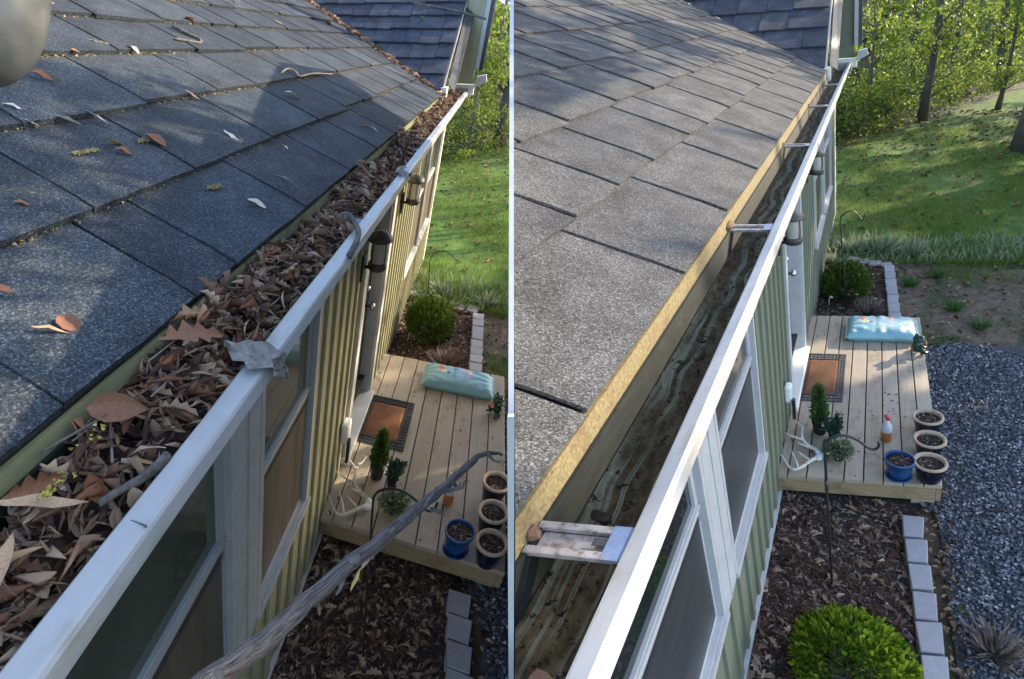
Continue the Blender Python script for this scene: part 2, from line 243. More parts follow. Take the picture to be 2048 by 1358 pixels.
# ------------------------------------------------------------------ mesh builders
def tag(o, label=None, cat=None, group=None, kind=None):
    for k, v in (('label', label), ('category', cat), ('group', group), ('kind', kind)):
        if v: o[k] = v
    return o
def empty(name, loc=(0, 0, 0), M=None, **kw):
    o = bpy.data.objects.new(name, None); COL.objects.link(o); o.empty_display_size = .1
    if M is not None: o.matrix_world = M
    else: o.location = loc
    return tag(o, **kw)
class MB:
    def __init__(s): s.v = []; s.f = []
    def add(s, vs, fs):
        n = len(s.v); s.v += [tuple(p) for p in vs]; s.f += [tuple(i+n for i in f) for f in fs]; return s
    def hexa(s, p):   # 4 bottom then 4 top
        return s.add(p, [(3, 2, 1, 0), (4, 5, 6, 7), (0, 1, 5, 4), (1, 2, 6, 5), (2, 3, 7, 6), (3, 0, 4, 7)])
    def box(s, x0, x1, y0, y1, z0, z1):
        return s.hexa([(x0, y0, z0), (x1, y0, z0), (x1, y1, z0), (x0, y1, z0), (x0, y0, z1), (x1, y0, z1), (x1, y1, z1), (x0, y1, z1)])
    def extrude_a(s, prof, a0, a1, n=1, closed=False, wob=0):
        rows = []
        for i in range(n+1):
            a = a0 + (a1-a0)*i/n; rows.append([(a, b + wob*random.uniform(-1, 1), c + wob*random.uniform(-1, 1)) for b, c in prof])
        m = len(prof); vs = [p for r in rows for p in r]; fs = []
        for i in range(n):
            for j in range(m if closed else m-1):
                k = (j+1) % m; fs.append((i*m+j, (i+1)*m+j, (i+1)*m+k, i*m+k))
        if closed: fs += [tuple(range(m-1, -1, -1)), tuple(n*m+j for j in range(m))]
        return s.add(vs, fs)
    def tube(s, path, rad, n=8, cap=True, squash=None, jit=0):
        P = [Vector(p) for p in path]; m = len(P)
        R = rad if isinstance(rad, (list, tuple)) else [rad]*m
        vs = []; fs = []; ref = None
        for i in range(m):
            t = (P[min(i+1, m-1)] - P[max(i-1, 0)]).normalized()
            if ref is None: ref = t.orthogonal().normalized()
            ref = (ref - t*ref.dot(t)).normalized(); bi = t.cross(ref)
            for j in range(n):
                th = 2*PI*j/n; r = R[i]*(1 + jit*random.uniform(-1, 1))
                vs.append(P[i] + (ref*math.cos(th) + bi*math.sin(th))*r)
        for i in range(m-1):
            for j in range(n):
                k = (j+1) % n; fs.append((i*n+j, i*n+k, (i+1)*n+k, (i+1)*n+j))
        if cap: fs += [tuple(range(n-1, -1, -1)), tuple((m-1)*n+j for j in range(n))]
        return s.add(vs, fs)
    def lathe(s, prof, n=24, cx=0, cy=0, caps=(False, False)):
        vs = []; fs = []
        for r, z in prof:
            for j in range(n): vs.append((cx + r*math.cos(2*PI*j/n), cy + r*math.sin(2*PI*j/n), z))
        for i in range(len(prof)-1):
            for j in range(n):
                k = (j+1) % n; fs.append((i*n+j, i*n+k, (i+1)*n+k, (i+1)*n+j))
        if caps[0]: fs.append(tuple(range(n-1, -1, -1)))
        if caps[1]: fs.append(tuple((len(prof)-1)*n+j for j in range(n)))
        return s.add(vs, fs)
    def ell(s, c, r, n=14, m=9, M=None):
        vs = []; fs = []
        for i in range(m+1):
            ph = PI*i/m
            for j in range(n):
                th = 2*PI*j/n; p = Vector((r[0]*math.sin(ph)*math.cos(th), r[1]*math.sin(ph)*math.sin(th), -r[2]*math.cos(ph)))
                if M is not None: p = M @ p
                vs.append(p + Vector(c))
        for i in range(m):
            for j in range(n):
                k = (j+1) % n; fs.append((i*n+j, i*n+k, (i+1)*n+k, (i+1)*n+j))
        return s.add(vs, fs)
    def grid(s, fn, nu, nv):
        vs = [fn(i/nu, j/nv) for i in range(nu+1) for j in range(nv+1)]
        return s.add(vs, [(i*(nv+1)+j, (i+1)*(nv+1)+j, (i+1)*(nv+1)+j+1, i*(nv+1)+j+1) for i in range(nu) for j in range(nv)])
    def mesh(s, name, mt, H=None, base=None, smooth=False):
        me = bpy.data.meshes.new(name); V = np.array(s.v, float)
        W = V if H is None else H.arr(V) - np.array(base)
        me.from_pydata([tuple(p) for p in W], [], s.f)
        at = me.attributes.new('hp', 'FLOAT_VECTOR', 'POINT'); at.data.foreach_set('vector', V.astype(np.float32).ravel())
        me.materials.append(MATS[mt])
        if smooth: me.polygons.foreach_set('use_smooth', [True]*len(me.polygons))
        me.update(); return me
    def build(s, name, mt, parent=None, H=None, smooth=False, bevel=0, M=None, **kw):
        """H given: vertices are house coordinates; the object sits at its thing's base"""
        if H is not None:
            if parent is not None: base = world_loc(parent)
            else: base = Vector(H.arr([s.v[0]])[0])
        else: base = Vector((0, 0, 0))
        me = s.mesh(name, mt, H, base, smooth); o = bpy.data.objects.new(name, me); COL.objects.link(o)
        if parent is not None: o.parent = parent
        elif H is not None: o.location = base
        if M is not None: o.matrix_world = M
        if bevel:
            bm = bmesh.new(); bm.from_mesh(me)
            bmesh.ops.bevel(bm, geom=[e for e in bm.edges if len(e.link_faces) == 2 and e.calc_face_angle(0) > .6], offset=bevel, segments=1, affect='EDGES')
            bm.to_mesh(me); bm.free()
        return tag(o, **kw)
def world_loc(o):
    l = Vector(o.location)
    while o.parent is not None: o = o.parent; l += Vector(o.location)
    return l
def np_mesh(name, V, F, mt, hp=None, rnd=None, parent=None, loc=None, smooth=False, **kw):
    me = bpy.data.meshes.new(name); n, k = F.shape
    me.vertices.add(len(V)); me.vertices.foreach_set('co', V.astype(np.float32).ravel())
    me.loops.add(n*k); me.loops.foreach_set('vertex_index', F.astype(np.int32).ravel())
    me.polygons.add(n); me.polygons.foreach_set('loop_start', np.arange(0, n*k, k, dtype=np.int32))
    at = me.attributes.new('hp', 'FLOAT_VECTOR', 'POINT'); at.data.foreach_set('vector', (V if hp is None else hp).astype(np.float32).ravel())
    if rnd is not None:
        at = me.attributes.new('rnd', 'FLOAT', 'POINT'); at.data.foreach_set('value', rnd.astype(np.float32))
    me.materials.append(MATS[mt]); me.update(calc_edges=True); me.validate()
    if smooth: me.polygons.foreach_set('use_smooth', [True]*n)
    o = bpy.data.objects.new(name, me); COL.objects.link(o)
    if parent is not None: o.parent = parent
    if loc is not None: o.location = loc
    return tag(o, **kw)
def rotmats(n, axis=None, tilt=None):
    """random rotations; with tilt: mostly flat, random heading"""
    if tilt is None:
        q = RNG.normal(size=(n, 4)); q /= np.linalg.norm(q, axis=1)[:, None]
    else:
        h = RNG.uniform(0, PI, n); ax = RNG.normal(size=(n, 3)); ax /= np.linalg.norm(ax, axis=1)[:, None]
        t = RNG.normal(0, tilt, n)/2
        q1 = np.stack([np.cos(h), 0*h, 0*h, np.sin(h)], 1); q2 = np.concatenate([np.cos(t)[:, None], ax*np.sin(t)[:, None]], 1)
        w1, x1, y1, z1 = q2.T; w2, x2, y2, z2 = q1.T
        q = np.stack([w1*w2-x1*x2-y1*y2-z1*z2, w1*x2+x1*w2+y1*z2-z1*y2, w1*y2-x1*z2+y1*w2+z1*x2, w1*z2+x1*y2-y1*x2+z1*w2], 1)
    w, x, y, z = q.T
    return np.stack([1-2*(y*y+z*z), 2*(x*y-z*w), 2*(x*z+y*w), 2*(x*y+z*w), 1-2*(x*x+z*z), 2*(y*z-x*w), 2*(x*z-y*w), 2*(y*z+x*w), 1-2*(x*x+y*y)], 1).reshape(n, 3, 3)
def scatter(name, base, faces, pos, R, sc, mt, **kw):
    """many copies of one small shape as ONE mesh: pos (n,3), R (n,3,3), sc (n,) or (n,3)"""
    n = len(pos); b = np.asarray(base, float); m = len(b)
    sc = np.asarray(sc, float); sc = sc[:, None, None] if sc.ndim == 1 else sc[:, None, :]
    V = np.einsum('nij,nkj->nki', R, b[None]*sc) + pos[:, None, :]
    F = np.asarray(faces)[None] + (np.arange(n)*m)[:, None, None]
    rnd = np.repeat(RNG.uniform(0, 1, n), m)
    return np_mesh(name, V.reshape(-1, 3), F.reshape(-1, F.shape[-1]), mt, rnd=rnd, **kw)
QUAD = [(-.5, 0, 0), (0, -.32, .06), (.5, 0, 0), (0, .32, .06)]
LEAF4 = ([(-.5, 0, .02), (-.12, -.26, .1), (.5, 0, -.05), (-.12, .26, .1)], [(0, 1, 2, 3)])
def house_R(H): return np.array(H.R)
def leaf_mesh(kind, i, flat=1.0):
    """curled dry leaf, unit length along x"""
    rr = random.Random(i*13 + hash_kind(kind)); mb = MB(); n = 6
    if kind == 'oak':
        half = [(0, .02), (.12, .05), (.2, .2), (.3, .1), (.42, .3), (.52, .12), (.64, .27), (.74, .1), (.86, .14), (1, .0)]
    elif kind == 'oval': half = [(0, .02), (.15, .15), (.4, .21), (.65, .19), (.85, .11), (1, 0)]
    elif kind == 'broad': half = [(0, .02), (.12, .2), (.35, .34), (.6, .3), (.8, .16), (1, 0)]
    else: half = [(0, .02), (.15, .08), (.4, .12), (.65, .1), (.85, .055), (1, 0)]
    curl = rr.uniform(.7, 2.3); bend = rr.uniform(-.7, 1.1); tw = rr.uniform(-1.3, 1.3); vs = []; fs = []
    curl *= flat; bend *= flat; tw *= flat
    wav = rr.uniform(.01, .05)
    for k, (x, w) in enumerate(half):
        xx = x - .5; zc = bend*(.25 - xx*xx)*.6
        for j, s in enumerate((-1, -.5, 0, .5, 1)):
            y = w*s*math.cos(curl*abs(s)*.8); z = zc + w*abs(s)*math.sin(curl*abs(s)) + (wav*math.sin(k*2.3 + s*3) if abs(s) == 1 else 0)
            a = tw*xx; vs.append((xx, y*math.cos(a) - (z-zc)*math.sin(a), zc + y*math.sin(a) + (z-zc)*math.cos(a)))
    for k in range(len(half)-1):
        for j in range(4): q = k*5 + j; fs.append((q, q+5, q+6, q+1))
    return mb.add(vs, fs)
def hash_kind(k): return sum(ord(c)*(i+3) for i, c in enumerate(k))
LEAVES = {}
for kd, cnt, mt in (('lance', 11, 'dead_leaf'), ('oval', 7, 'dead_leaf'), ('broad', 9, 'dead_leaf'), ('oak', 8, 'dead_leaf')):
    LEAVES[kd] = [leaf_mesh(kd, i).mesh('leaf_' + kd, mt, smooth=True) for i in range(cnt)]
for kd, src, mt in (('pale_oval', 'oval', 'pale_leaf'), ('tan_lance', 'lance', 'tan_leaf'), ('yellow_lance', 'lance', 'yellow_leaf'), ('brown_oak', 'oak', 'brown_leaf'), ('brown_broad', 'broad', 'brown_leaf'), ('lichen_oak', 'oak', 'lichen_leaf'), ('green_oval', 'oval', 'green_leaf'), ('pale_lance', 'lance', 'pale_leaf')):
    LEAVES[kd] = [leaf_mesh(src, i+20, .35).mesh('leaf_' + kd, mt, smooth=True) for i in range(3)]
def put_leaf(H, kind, a, b, c, L, rz, tilt=(0, 0), name='dead_leaf', i=None, **kw):
    me = LEAVES[kind][i if i is not None else random.randrange(len(LEAVES[kind]))]
    o = bpy.data.objects.new(name, me); COL.objects.link(o)
    o.matrix_world = H.mat(a, b, c, rz, tilt[0], tilt[1], L); return tag(o, **kw)

# ------------------------------------------------------------------ the house, once per frame
def shingle(a0, a1, n0, n1, plane, H, parent, mt, base, clips, th=.011, wav=.004):
    """plane(s,t)->(a,b,c): s along the course, t up the slope (m). n0 lower edge, n1 hidden upper edge"""
    na, nb = 4, 5; top = []; rr = random.Random(int(a0*991 + n0*577))
    e0, e1 = rr.uniform(-.014, .014), rr.uniform(-.008, .008); lift = rr.uniform(.007, .012)
    if n0 < .02: e0 = e1 = 0
    for j in range(nb+1):
        f = j/nb; t = n0 + (n1-n0)*f
        for i in range(na+1):
            g = i/na; a = a0 + (a1-a0)*g
            tt = t + ((e0 + e1*g) if j == 0 else 0) + (rr.uniform(-wav, wav) if j == 0 else 0)
            h = th*(1.7 - 1.5*f) + lift*LIFT*(1-g)*(1-.5*f) - .004*max(0, 1-f*5)
            aa = a + (rr.uniform(-.0022, .0022) if 0 < j < nb else 0)
            top.append((aa, tt, h))
    N = na+1; vs = [plane(*p) for p in top]; fs = []
    for j in range(nb):
        for i in range(na): q = j*N+i; fs.append((q, q+1, q+N+1, q+N))
    rim = [i for i in range(N)] + [j*N+na for j in range(1, nb+1)] + [nb*N+i for i in range(na-1, -1, -1)] + [j*N for j in range(nb-1, 0, -1)]
    n = len(vs); vs += [plane(top[i][0], top[i][1], top[i][2]-th) for i in rim]; m = len(rim)
    for k in range(m): fs.append((rim[k], n+k, n+(k+1) % m, rim[(k+1) % m]))
    mb = MB().add(vs, fs); V = np.array(vs)
    for nrm, d in clips:
        s = V @ np.array(nrm) - d
        if s.max() < 0: return None
        if s.min() < 0:
            bm = bmesh.new(); bv = [bm.verts.new(p) for p in mb.v]
            for f in mb.f: bm.faces.new([bv[i] for i in f])
            co = np.array(nrm)*d/np.dot(nrm, nrm)
            bmesh.ops.bisect_plane(bm, geom=bm.verts[:]+bm.edges[:]+bm.faces[:], plane_co=co, plane_no=nrm, clear_inner=True)
            bm.verts.index_update(); mb = MB(); mb.v = [tuple(v.co) for v in bm.verts]; mb.f = [tuple(v.index for v in f.verts) for f in bm.faces]
            bm.free()
            if not mb.f: return None
            V = np.array(mb.v)
    return mb.build('shingle', mt, parent, H, smooth=False)
LIFT = 1.0
def make_house(H, P, label):
    global LIFT; LIFT = P['lift']
    hs = empty('house', H.pt(0, 0, -.25), label=label, cat='house')
    m = P['m']; c0 = P['ce']; sl = math.hypot(1, m); ct = 1/sl; st = m/sl
    plane = lambda a, t, h: (a, .026 - t*ct + h*st, c0 - .016 + t*st + h*ct)
    # --- main roof
    roof = MB(); amin, aE, mw = P['amin'], P['aE'], P['mw']
    xcut = P.get('xcut'); clips = []
    if xcut is not None: clips.append(((H.U.x, H.V.x, H.W.x), xcut - H.O.x))
    # valley: keep a - aE <= (c-c0)/mw
    vclip = ((-mw, 0, 1), c0 - mw*aE - .012)
    depth = P['depth']
    def clipped(vs, fs, cl, name, mt, par):
        bm = bmesh.new(); bv = [bm.verts.new(p) for p in vs]
        for f in fs: bm.faces.new([bv[i] for i in f])
        for nrm, d in cl:
            bmesh.ops.bisect_plane(bm, geom=bm.verts[:]+bm.edges[:]+bm.faces[:], plane_co=np.array(nrm)*d/np.dot(nrm, nrm), plane_no=nrm, clear_inner=True)
        bm.verts.index_update(); mb = MB(); mb.v = [tuple(v.co) for v in bm.verts]; mb.f = [tuple(v.index for v in f.verts) for f in bm.faces]; bm.free()
        return mb.build(name, mt, par, H)
    q = [plane(amin, .004, -.002), plane(aE+depth, .004, -.002), plane(aE+depth, depth, -.002), plane(amin, depth, -.002)]
    u = [plane(amin, .004, -.016), plane(aE+depth, .004, -.016), plane(aE+depth, depth, -.016), plane(amin, depth, -.016)]
    rf = clipped(u + q, [(3, 2, 1, 0), (4, 5, 6, 7), (0, 1, 5, 4), (1, 2, 6, 5), (2, 3, 7, 6), (3, 0, 4, 7)], clips + [vclip], 'roof', 'underlay', hs)
    t = 0; row = 0; rows = P['rows']
    for row in range(len(rows)-1):
        t0, t1 = rows[row], rows[row+1]; a = amin - random.uniform(0, .1); cuts = list(P['cuts']) if row == 0 else []
        if cuts: a = cuts[0] - P['tabs'][1]*math.ceil((cuts[0]-amin)/P['tabs'][1])
        while a < aE + t1*ct*P['mw_over']:
            w = random.choice(P['tabs'])*random.uniform(.9, 1.1); nx = a + w
            if cuts:
                while cuts and cuts[0] <= a + .05: cuts.pop(0)
                if cuts and cuts[0] - a < 1.2: nx = cuts[0]
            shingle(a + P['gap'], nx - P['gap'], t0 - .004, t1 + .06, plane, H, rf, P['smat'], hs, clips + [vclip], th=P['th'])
            a = nx
    # --- wing roof: rises away from us along a; courses run along b
    wp = lambda s, t, h: (aE + t/math.hypot(1, mw) - h*mw/math.hypot(1, mw), s, c0 + .012 + t*mw/math.hypot(1, mw) + h/math.hypot(1, mw))
    wm = math.hypot(1, mw); wd = P['wdepth']
    wclip = ((0, m, 1), c0 + .03*m + .0)         # above the main roof plane
    br = P['rake']
    q = [wp(s_, t_, h_) for h_ in (-.016, -.002) for s_, t_ in ((-wd*mw/m - .6, 0), (br, 0), (br, wd), (-wd*mw/m - .6, wd))]
    wr = clipped(q, [(3, 2, 1, 0), (4, 5, 6, 7), (0, 1, 5, 4), (1, 2, 6, 5), (2, 3, 7, 6), (3, 0, 4, 7)], [wclip] + clips, 'wing_roof', 'underlay', hs)
    nrow = int(wd/P['wrow'])
    for r_ in range(nrow):
        t0 = r_*P['wrow']; s = br; bl = -(t0 + .3)*mw/m/wm - .5
        while s > bl:
            w = random.choice((.22, .3, .38))*P['wtab']*random.uniform(.9, 1.1); s2 = s - w
            shingle(s2 + .003, s - .003, t0, t0 + P['wrow'] + .05, wp, H, wr, 'shingle_wing', hs, [wclip] + clips, th=.024)
            s = s2
    # gable wall below the wing rake, rake boards and a second gable behind
    def tri(b0, b1, lo, name, mt, off=0, top=0):
        n0, n1 = 0, wd; p = []
        return MB().hexa([(*wp(0, n0, 0)[:1], b0, lo), (*wp(0, n1, 0)[:1], b0, lo), (*wp(0, n1, 0)[:1], b1, lo), (*wp(0, n0, 0)[:1], b1, lo),
                          (wp(0, n0, top)[0], b0, wp(0, n0, top)[2]), (wp(0, n1, top)[0], b0, wp(0, n1, top)[2]), (wp(0, n1, top)[0], b1, wp(0, n1, top)[2]), (wp(0, n0, top)[0], b1, wp(0, n0, top)[2])]).build(name, mt, hs, H)
    def board(b0, b1, h0, h1, t0, t1, name, mt):
        MB().hexa([wp(b0, t0, h0), wp(b0, t1, h0), wp(b1, t1, h0), wp(b1, t0, h0), wp(b0, t0, h1), wp(b0, t1, h1), wp(b1, t1, h1), wp(b1, t0, h1)]).build(name, mt, hs, H)
    g = P['gab']
    board(br - .012, br + .004, -.05, -.012, 0, wd, 'drip_edge', 'bark_twig')
    board(br + .004, br + .02, -.19, -.014, .02, wd, 'rake_board', 'white_trim')
    tri(br - .30, br - .28, 2.0, 'gable_wall', P['wall'], top=-.2)
    # second, farther gable with its own rake boards
    a2 = aE + P['g2']
    for k, (db, mt_, w_) in enumerate(((.10, 'dark_bronze', .03), (.13, 'white_trim', .035), (.165, 'dark_bronze', .03))):
        pass
    MB().box(a2, a2 + .03, br - .05, br + g*.62, 2.42, 4.6).build('far_gable_wall', P['wall'], hs, H)
    MB().box(a2 - .06, a2, br + g*.62, br + g*.74, 2.62, 4.6).build('rake_board', 'white_trim', hs, H)
    MB().box(a2 - .05, a2 + .02, br + g*.742, br + g*.86, 2.6, 4.6).build('rake_board', 'dark_bronze', hs, H)
    MB().box(a2 - .1, a2 + .1, br + .05, br + g*.7, 2.28, 2.41).build('soffit', 'cream_trim', hs, H)
    MB().hexa([(a2-.12, br+g*.72, 2.38), (a2+.1, br+g*.72, 2.38), (a2+.1, br+g*1.05, 2.46), (a2-.12, br+g*1.05, 2.46), (a2-.12, br+g*.72, 2.52), (a2+.1, br+g*.72, 2.52), (a2+.1, br+g*1.0, 2.55), (a2-.12, br+g*1.0, 2.55)]).build('far_gutter', 'white_trim', hs, H)
    MB().hexa([(aE+.25, br+.06, 2.5), (aE+.4, br+.06, 2.5), (aE+.4, br+.3*g, 2.42), (aE+.25, br+.3*g, 2.42), (aE+.25+wd/wm, br+.02, 2.5+wd*mw/wm), (aE+.4+wd/wm, br+.02, 2.5+wd*mw/wm), (aE+.4+wd/wm, br+.3*g, 2.42+wd*mw/wm), (aE+.25+wd/wm, br+.3*g, 2.42+wd*mw/wm)]).build('soffit', 'dark_bronze', hs, H)
    MB().box(aE+.0, aE+.3, br-.02, br+.07, 2.3, 2.47).build('eave_return', 'cream_trim', hs, H)
    # --- fascia and gutter
    a_n, a_f = P['gut']
    MB().box(a_n, a_f - .4, .004, .03, 2.12, c0 - .024).build('fascia', P['fascia'], hs, H)
    li, lo = P['lip']
    gt = MB().extrude_a([(.036, 2.352), (.04, 2.352), (.044, 2.262), (.058, 2.246), (.17, 2.24), (.185, 2.244), (.2, 2.27), (.2225, 2.33)], a_n, a_f, 40)
    gut = gt.build('gutter', 'gutter_inside', hs, H)
    MB().extrude_a([(.0335, 2.354), (.0418, 2.354), (.047, 2.266), (.0455, 2.258)], a_n, a_f, 20).build('gutter_back', 'gutter_back', gut, H)
    MB().extrude_a([(.2215, li - .012), (.2225, li), (.227, li + .003), (.262, lo + .002), (.268, lo - .001), (.272, lo - .007), (.278, lo - .036), (.275, lo - .039), (.255, lo - .042), (.225, 2.23), (.195, 2.205), (.05, 2.205), (.034, 2.215), (.032, 2.35)], a_n, a_f, 60, wob=.0009).build('gutter_front', 'white_aluminium', gut, H, smooth=False)
    MB().box(a_f, a_f + .012, .03, .27, 2.2, 2.37).build('end_cap', 'white_aluminium', gut, H)
    MB().box(a_f - .2, a_f + .012, .278, .28, 2.25, 2.35).build('corner_miter', 'white_aluminium', gut, H)
    if P.get('seams'):
        for a in P['seams']: MB().box(a, a + .0014, .226, .268, lo + .001, lo + .0052).build('seam', 'bark_twig', gut, H)
    for i, a in enumerate(P['brackets']):
        # hidden hanger: U-channel from the fascia screw to the lip
        mb = MB()
        z0 = P['lip'][0] - .016; w = .042
        mb.box(a - w, a - w*.55, .032, .222, z0, z0 + .012); mb.box(a + w*.55, a + w, .032, .222, z0, z0 + .012)
        mb.box(a - w*.55, a + w*.55, .045, .19, z0 - .006, z0); mb.box(a - w, a + w, .18, .2215, z0 + .001, z0 + .0105)
        br_ = mb.build('bracket', 'bracket_metal', gut, H, bevel=.001)
        if i < 2:
            MB().box(a - w*1.02, a + w*1.02, .183, .2222, z0 + .0108, z0 + .013).build('clip', 'bracket_blue', gut, H)
            MB().box(a - w*.25, a + w*.2, .155, .184, z0 + .0109, z0 + .0125).build('slot', 'rubber', gut, H)
        MB().tube([(a, .012, z0 + .014), (a, .036, z0 + .014), (a, .05, z0 + .012)], [.016, .018, .008], 8, jit=.25).build('screw', 'rust', gut, H)
        if i == 1:
            MB().ell((a - .02, .035, z0 + .03), (.05, .022, .018), 10, 6).build('debris_lump', 'rust', gut, H)
    # --- wall: board and batten, with the openings left out
    wt, wb = 2.30, -.2
    ops = P['openings']; wl = MB(); aa = sorted(set([P['wall_a'][0], P['wall_a'][1]] + [x for o in ops for x in o[:2]]))
    for i in range(len(aa)-1):
        x0, x1 = aa[i], aa[i+1]; mid = (x0+x1)/2; cov = [o for o in ops if o[0] < mid < o[1]]
        if not cov: wl.box(x0, x1, -.03, 0, wb, wt)
        else:
            if cov[0][2] > wb: wl.box(x0, x1, -.03, 0, wb, cov[0][2])
            if cov[0][3] < wt: wl.box(x0, x1, -.03, 0, cov[0][3], wt)
    wall = wl.build('wall', P['wall'], hs, H)
    a = P['wall_a'][0]
    while a < P['wall_a'][1]:
        cov = [o for o in ops if o[0] - .08 < a < o[1] + .03]
        segs = [(wb, wt)] if not cov else ([(wb, cov[0][2] - .06)] if cov[0][2] > 0 else [])
        for z0, z1 in segs:
            MB().hexa([(a, .0005, z0), (a + P['bat'], .0005, z0), (a + P['bat'] - .004, .019, z0), (a + .004, .019, z0), (a, .0005, z1), (a + P['bat'], .0005, z1), (a + P['bat'] - .004, .019, z1), (a + .004, .019, z1)]).build('batten', P['wall'], wall, H)
        a += P['pitch']
    MB().box(P['wall_a'][0], P['openings_door'][0] - .02, .001, .03, wb - .025, wb).build('starter_strip', 'white_trim', hs, H)
    MB().box(P['wall_a'][1] - .02, P['wall_a'][1] + .12, -.05, .028, -.35, wt).build('corner_board', 'cream_trim', hs, H)
    MB().box(P['wall_a'][0], P['wall_a'][1], -.06, -.031, -.45, -.2).build('foundation', 'concrete_brick', hs, H)
    MB().box(P['wall_a'][1]-.9, P['wall_a'][1]+.05, -.028, .012, -.42, -.205).build('foundation', 'cream_trim', hs, H)
    # interior back wall so the glass has a dark room behind it
    MB().box(P['wall_a'][0], P['wall_a'][1], -.75, -.7, wb, wt).build('room_wall', 'interior_dark', hs, H)
    MB().box(P['wall_a'][0], P['wall_a'][1], -.7, -.04, .2, .22).build('room_floor', 'interior_dark', hs, H)
    # --- windows (double hung)
    for (x0, x1, z0, z1, rail) in P['windows']:
        fr = MB(); t = .034
        fr.box(x0 - t, x0, -.02, .026, z0 - t, z1 + t); fr.box(x1, x1 + t, -.02, .026, z0 - t, z1 + t)
        fr.box(x0, x1, -.02, .024, z0 - t, z0); fr.box(x0, x1, -.02, .024, z1, z1 + t)
        fr.box(x0 - t - .012, x1 + t + .012, .0265, .04, z0 - t - .02, z0 - t + .012)
        w = fr.build('window', 'white_trim', hs, H)
        sa = .038
        for nm, b0, zz0, zz1 in (('upper_sash', -.035, rail, z1), ('lower_sash', -.075, z0, rail + .02)):
            sh = MB(); sh.box(x0 + .001, x0 + sa, b0, b0 + .03, zz0, zz1); sh.box(x1 - sa, x1 - .001, b0, b0 + .03, zz0, zz1)
            sh.box(x0 + sa, x1 - sa, b0 + .001, b0 + .031, zz0, zz0 + sa); sh.box(x0 + sa, x1 - sa, b0 + .001, b0 + .031, zz1 - sa, zz1)
            sh.build(nm, 'white_trim', w, H)
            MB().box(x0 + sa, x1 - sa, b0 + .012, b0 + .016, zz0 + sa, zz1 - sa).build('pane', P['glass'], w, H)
        for q_ in (.012, .03): MB().box(x0 + .004, x1 - .004, -.0059, -.0045, rail - .036 - q_, rail - .033 - q_).build('track_groove', 'rubber', w, H)
        MB().box(x0 + .01, x1 - .01, -.005, .004, rail + .012, rail + .03).build('check_rail', 'white_trim', w, H)
        sc = MB(); sc.box(x0 + .004, x1 - .004, -.012, -.006, rail - .03, rail - .008); sc.box(x0 + .004, x0 + .02, -.012, -.006, z0, rail - .03); sc.box(x1 - .02, x1 - .004, -.012, -.006, z0, rail - .03); sc.box(x0 + .02, x1 - .02, -.012, -.006, z0, z0 + .02)
        sc.build('screen_frame', 'white_trim', w, H)
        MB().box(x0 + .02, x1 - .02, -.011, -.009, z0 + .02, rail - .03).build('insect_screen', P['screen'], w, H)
    for x0, x1 in P['mulls']: MB().box(x0, x1, -.02, .0255, .57, 2.06).build('mullion', 'white_trim', hs, H, bevel=.004); MB().box((x0+x1)/2-.004, (x0+x1)/2+.004, .0256, .03, .57, 2.06).build('mullion_bead', 'white_trim', hs, H)
    # --- door
    d0, d1, dz = P['openings_door']; cz = .1
    MB().box(d0, d1, -.14, -.10, .03, dz).build('door', 'dark_door', hs, H)
    dr = hs
    cas = MB(); cas.box(d0 - cz, d0, .001, .03, .0, dz + cz); cas.box(d1, d1 + cz, .001, .03, .0, dz + cz); cas.box(d0, d1, .001, .028, dz, dz + cz)
    dc = cas.build('door_casing', 'white_trim', hs, H)
    jm = MB(); jm.box(d0 + .0005, d0 + .02, -.14, .012, .03, dz); jm.box(d1 - .02, d1 - .0005, -.14, .012, .03, dz); jm.build('jamb', 'white_trim', dc, H)
    MB().box(d0 - cz - .02, d1 + .02, -.14, P['sill_b'], -.02, .05).build('threshold', 'cream_trim', hs, H, bevel=.006)
    kx = d1 - (d1-d0)*.16
    MB().tube([(kx, -.1, .98), (kx, -.06, .98), (kx, -.05, .98), (kx, -.02, .98), (kx, -.01, .98)], [.022, .012, .03, .032, .012], 10).build('door_knob', 'chrome', hs, H, smooth=True)
    MB().tube([(kx, -.1, 1.13), (kx, -.075, 1.13)], .028, 10).build('deadbolt', 'chrome', hs, H, smooth=True)
    # --- outlet box and lanterns
    oa = P['outlet']
    MB().box(oa - .05, oa + .05, .02, .075, .36, .52).build('outlet_cover', 'white_plastic', hs, H, bevel=.008)
    MB().box(oa - .06, oa - .02, .076, .1, .2, .4).build('vent_strip', 'black_plastic', hs, H)
    for (la, lb, lc, k) in P['lanterns']:
        ln = MB(); pt = lambda x, y, z: (la + x*k*H_k(H, 0), lb + y*k, lc + z*k)
        def ring(r, z): return [pt(r*math.cos(2*PI*j/18), r*math.sin(2*PI*j/18), z) for j in range(18)]
        def lat(mb, prof):
            vs = []; fs = []
            for r, z in prof: vs += ring(r, z)
            for i in range(len(prof)-1):
                for j in range(18): q = (j+1) % 18; fs.append((i*18+j, i*18+q, (i+1)*18+q, (i+1)*18+j))
            return mb.add(vs, fs)
        lat(ln, [(.001, .0), (.05, -.01), (.075, -.03), (.086, -.05), (.086, -.058), (.05, -.06), (.001, -.06)])
        lb_ = ln.build('wall_lantern', 'dark_bronze', hs, H, smooth=True)
        lat(MB(), [(.001, -.2), (.06, -.2), (.066, -.205), (.066, -.23), (.055, -.25), (.001, -.255)]).build('lantern_base', 'dark_bronze', lb_, H, smooth=True)
        lat(MB(), [(.052, -.062), (.058, -.13), (.052, -.199)]).build('lantern_glass', 'lamp_glass', lb_, H, smooth=True)
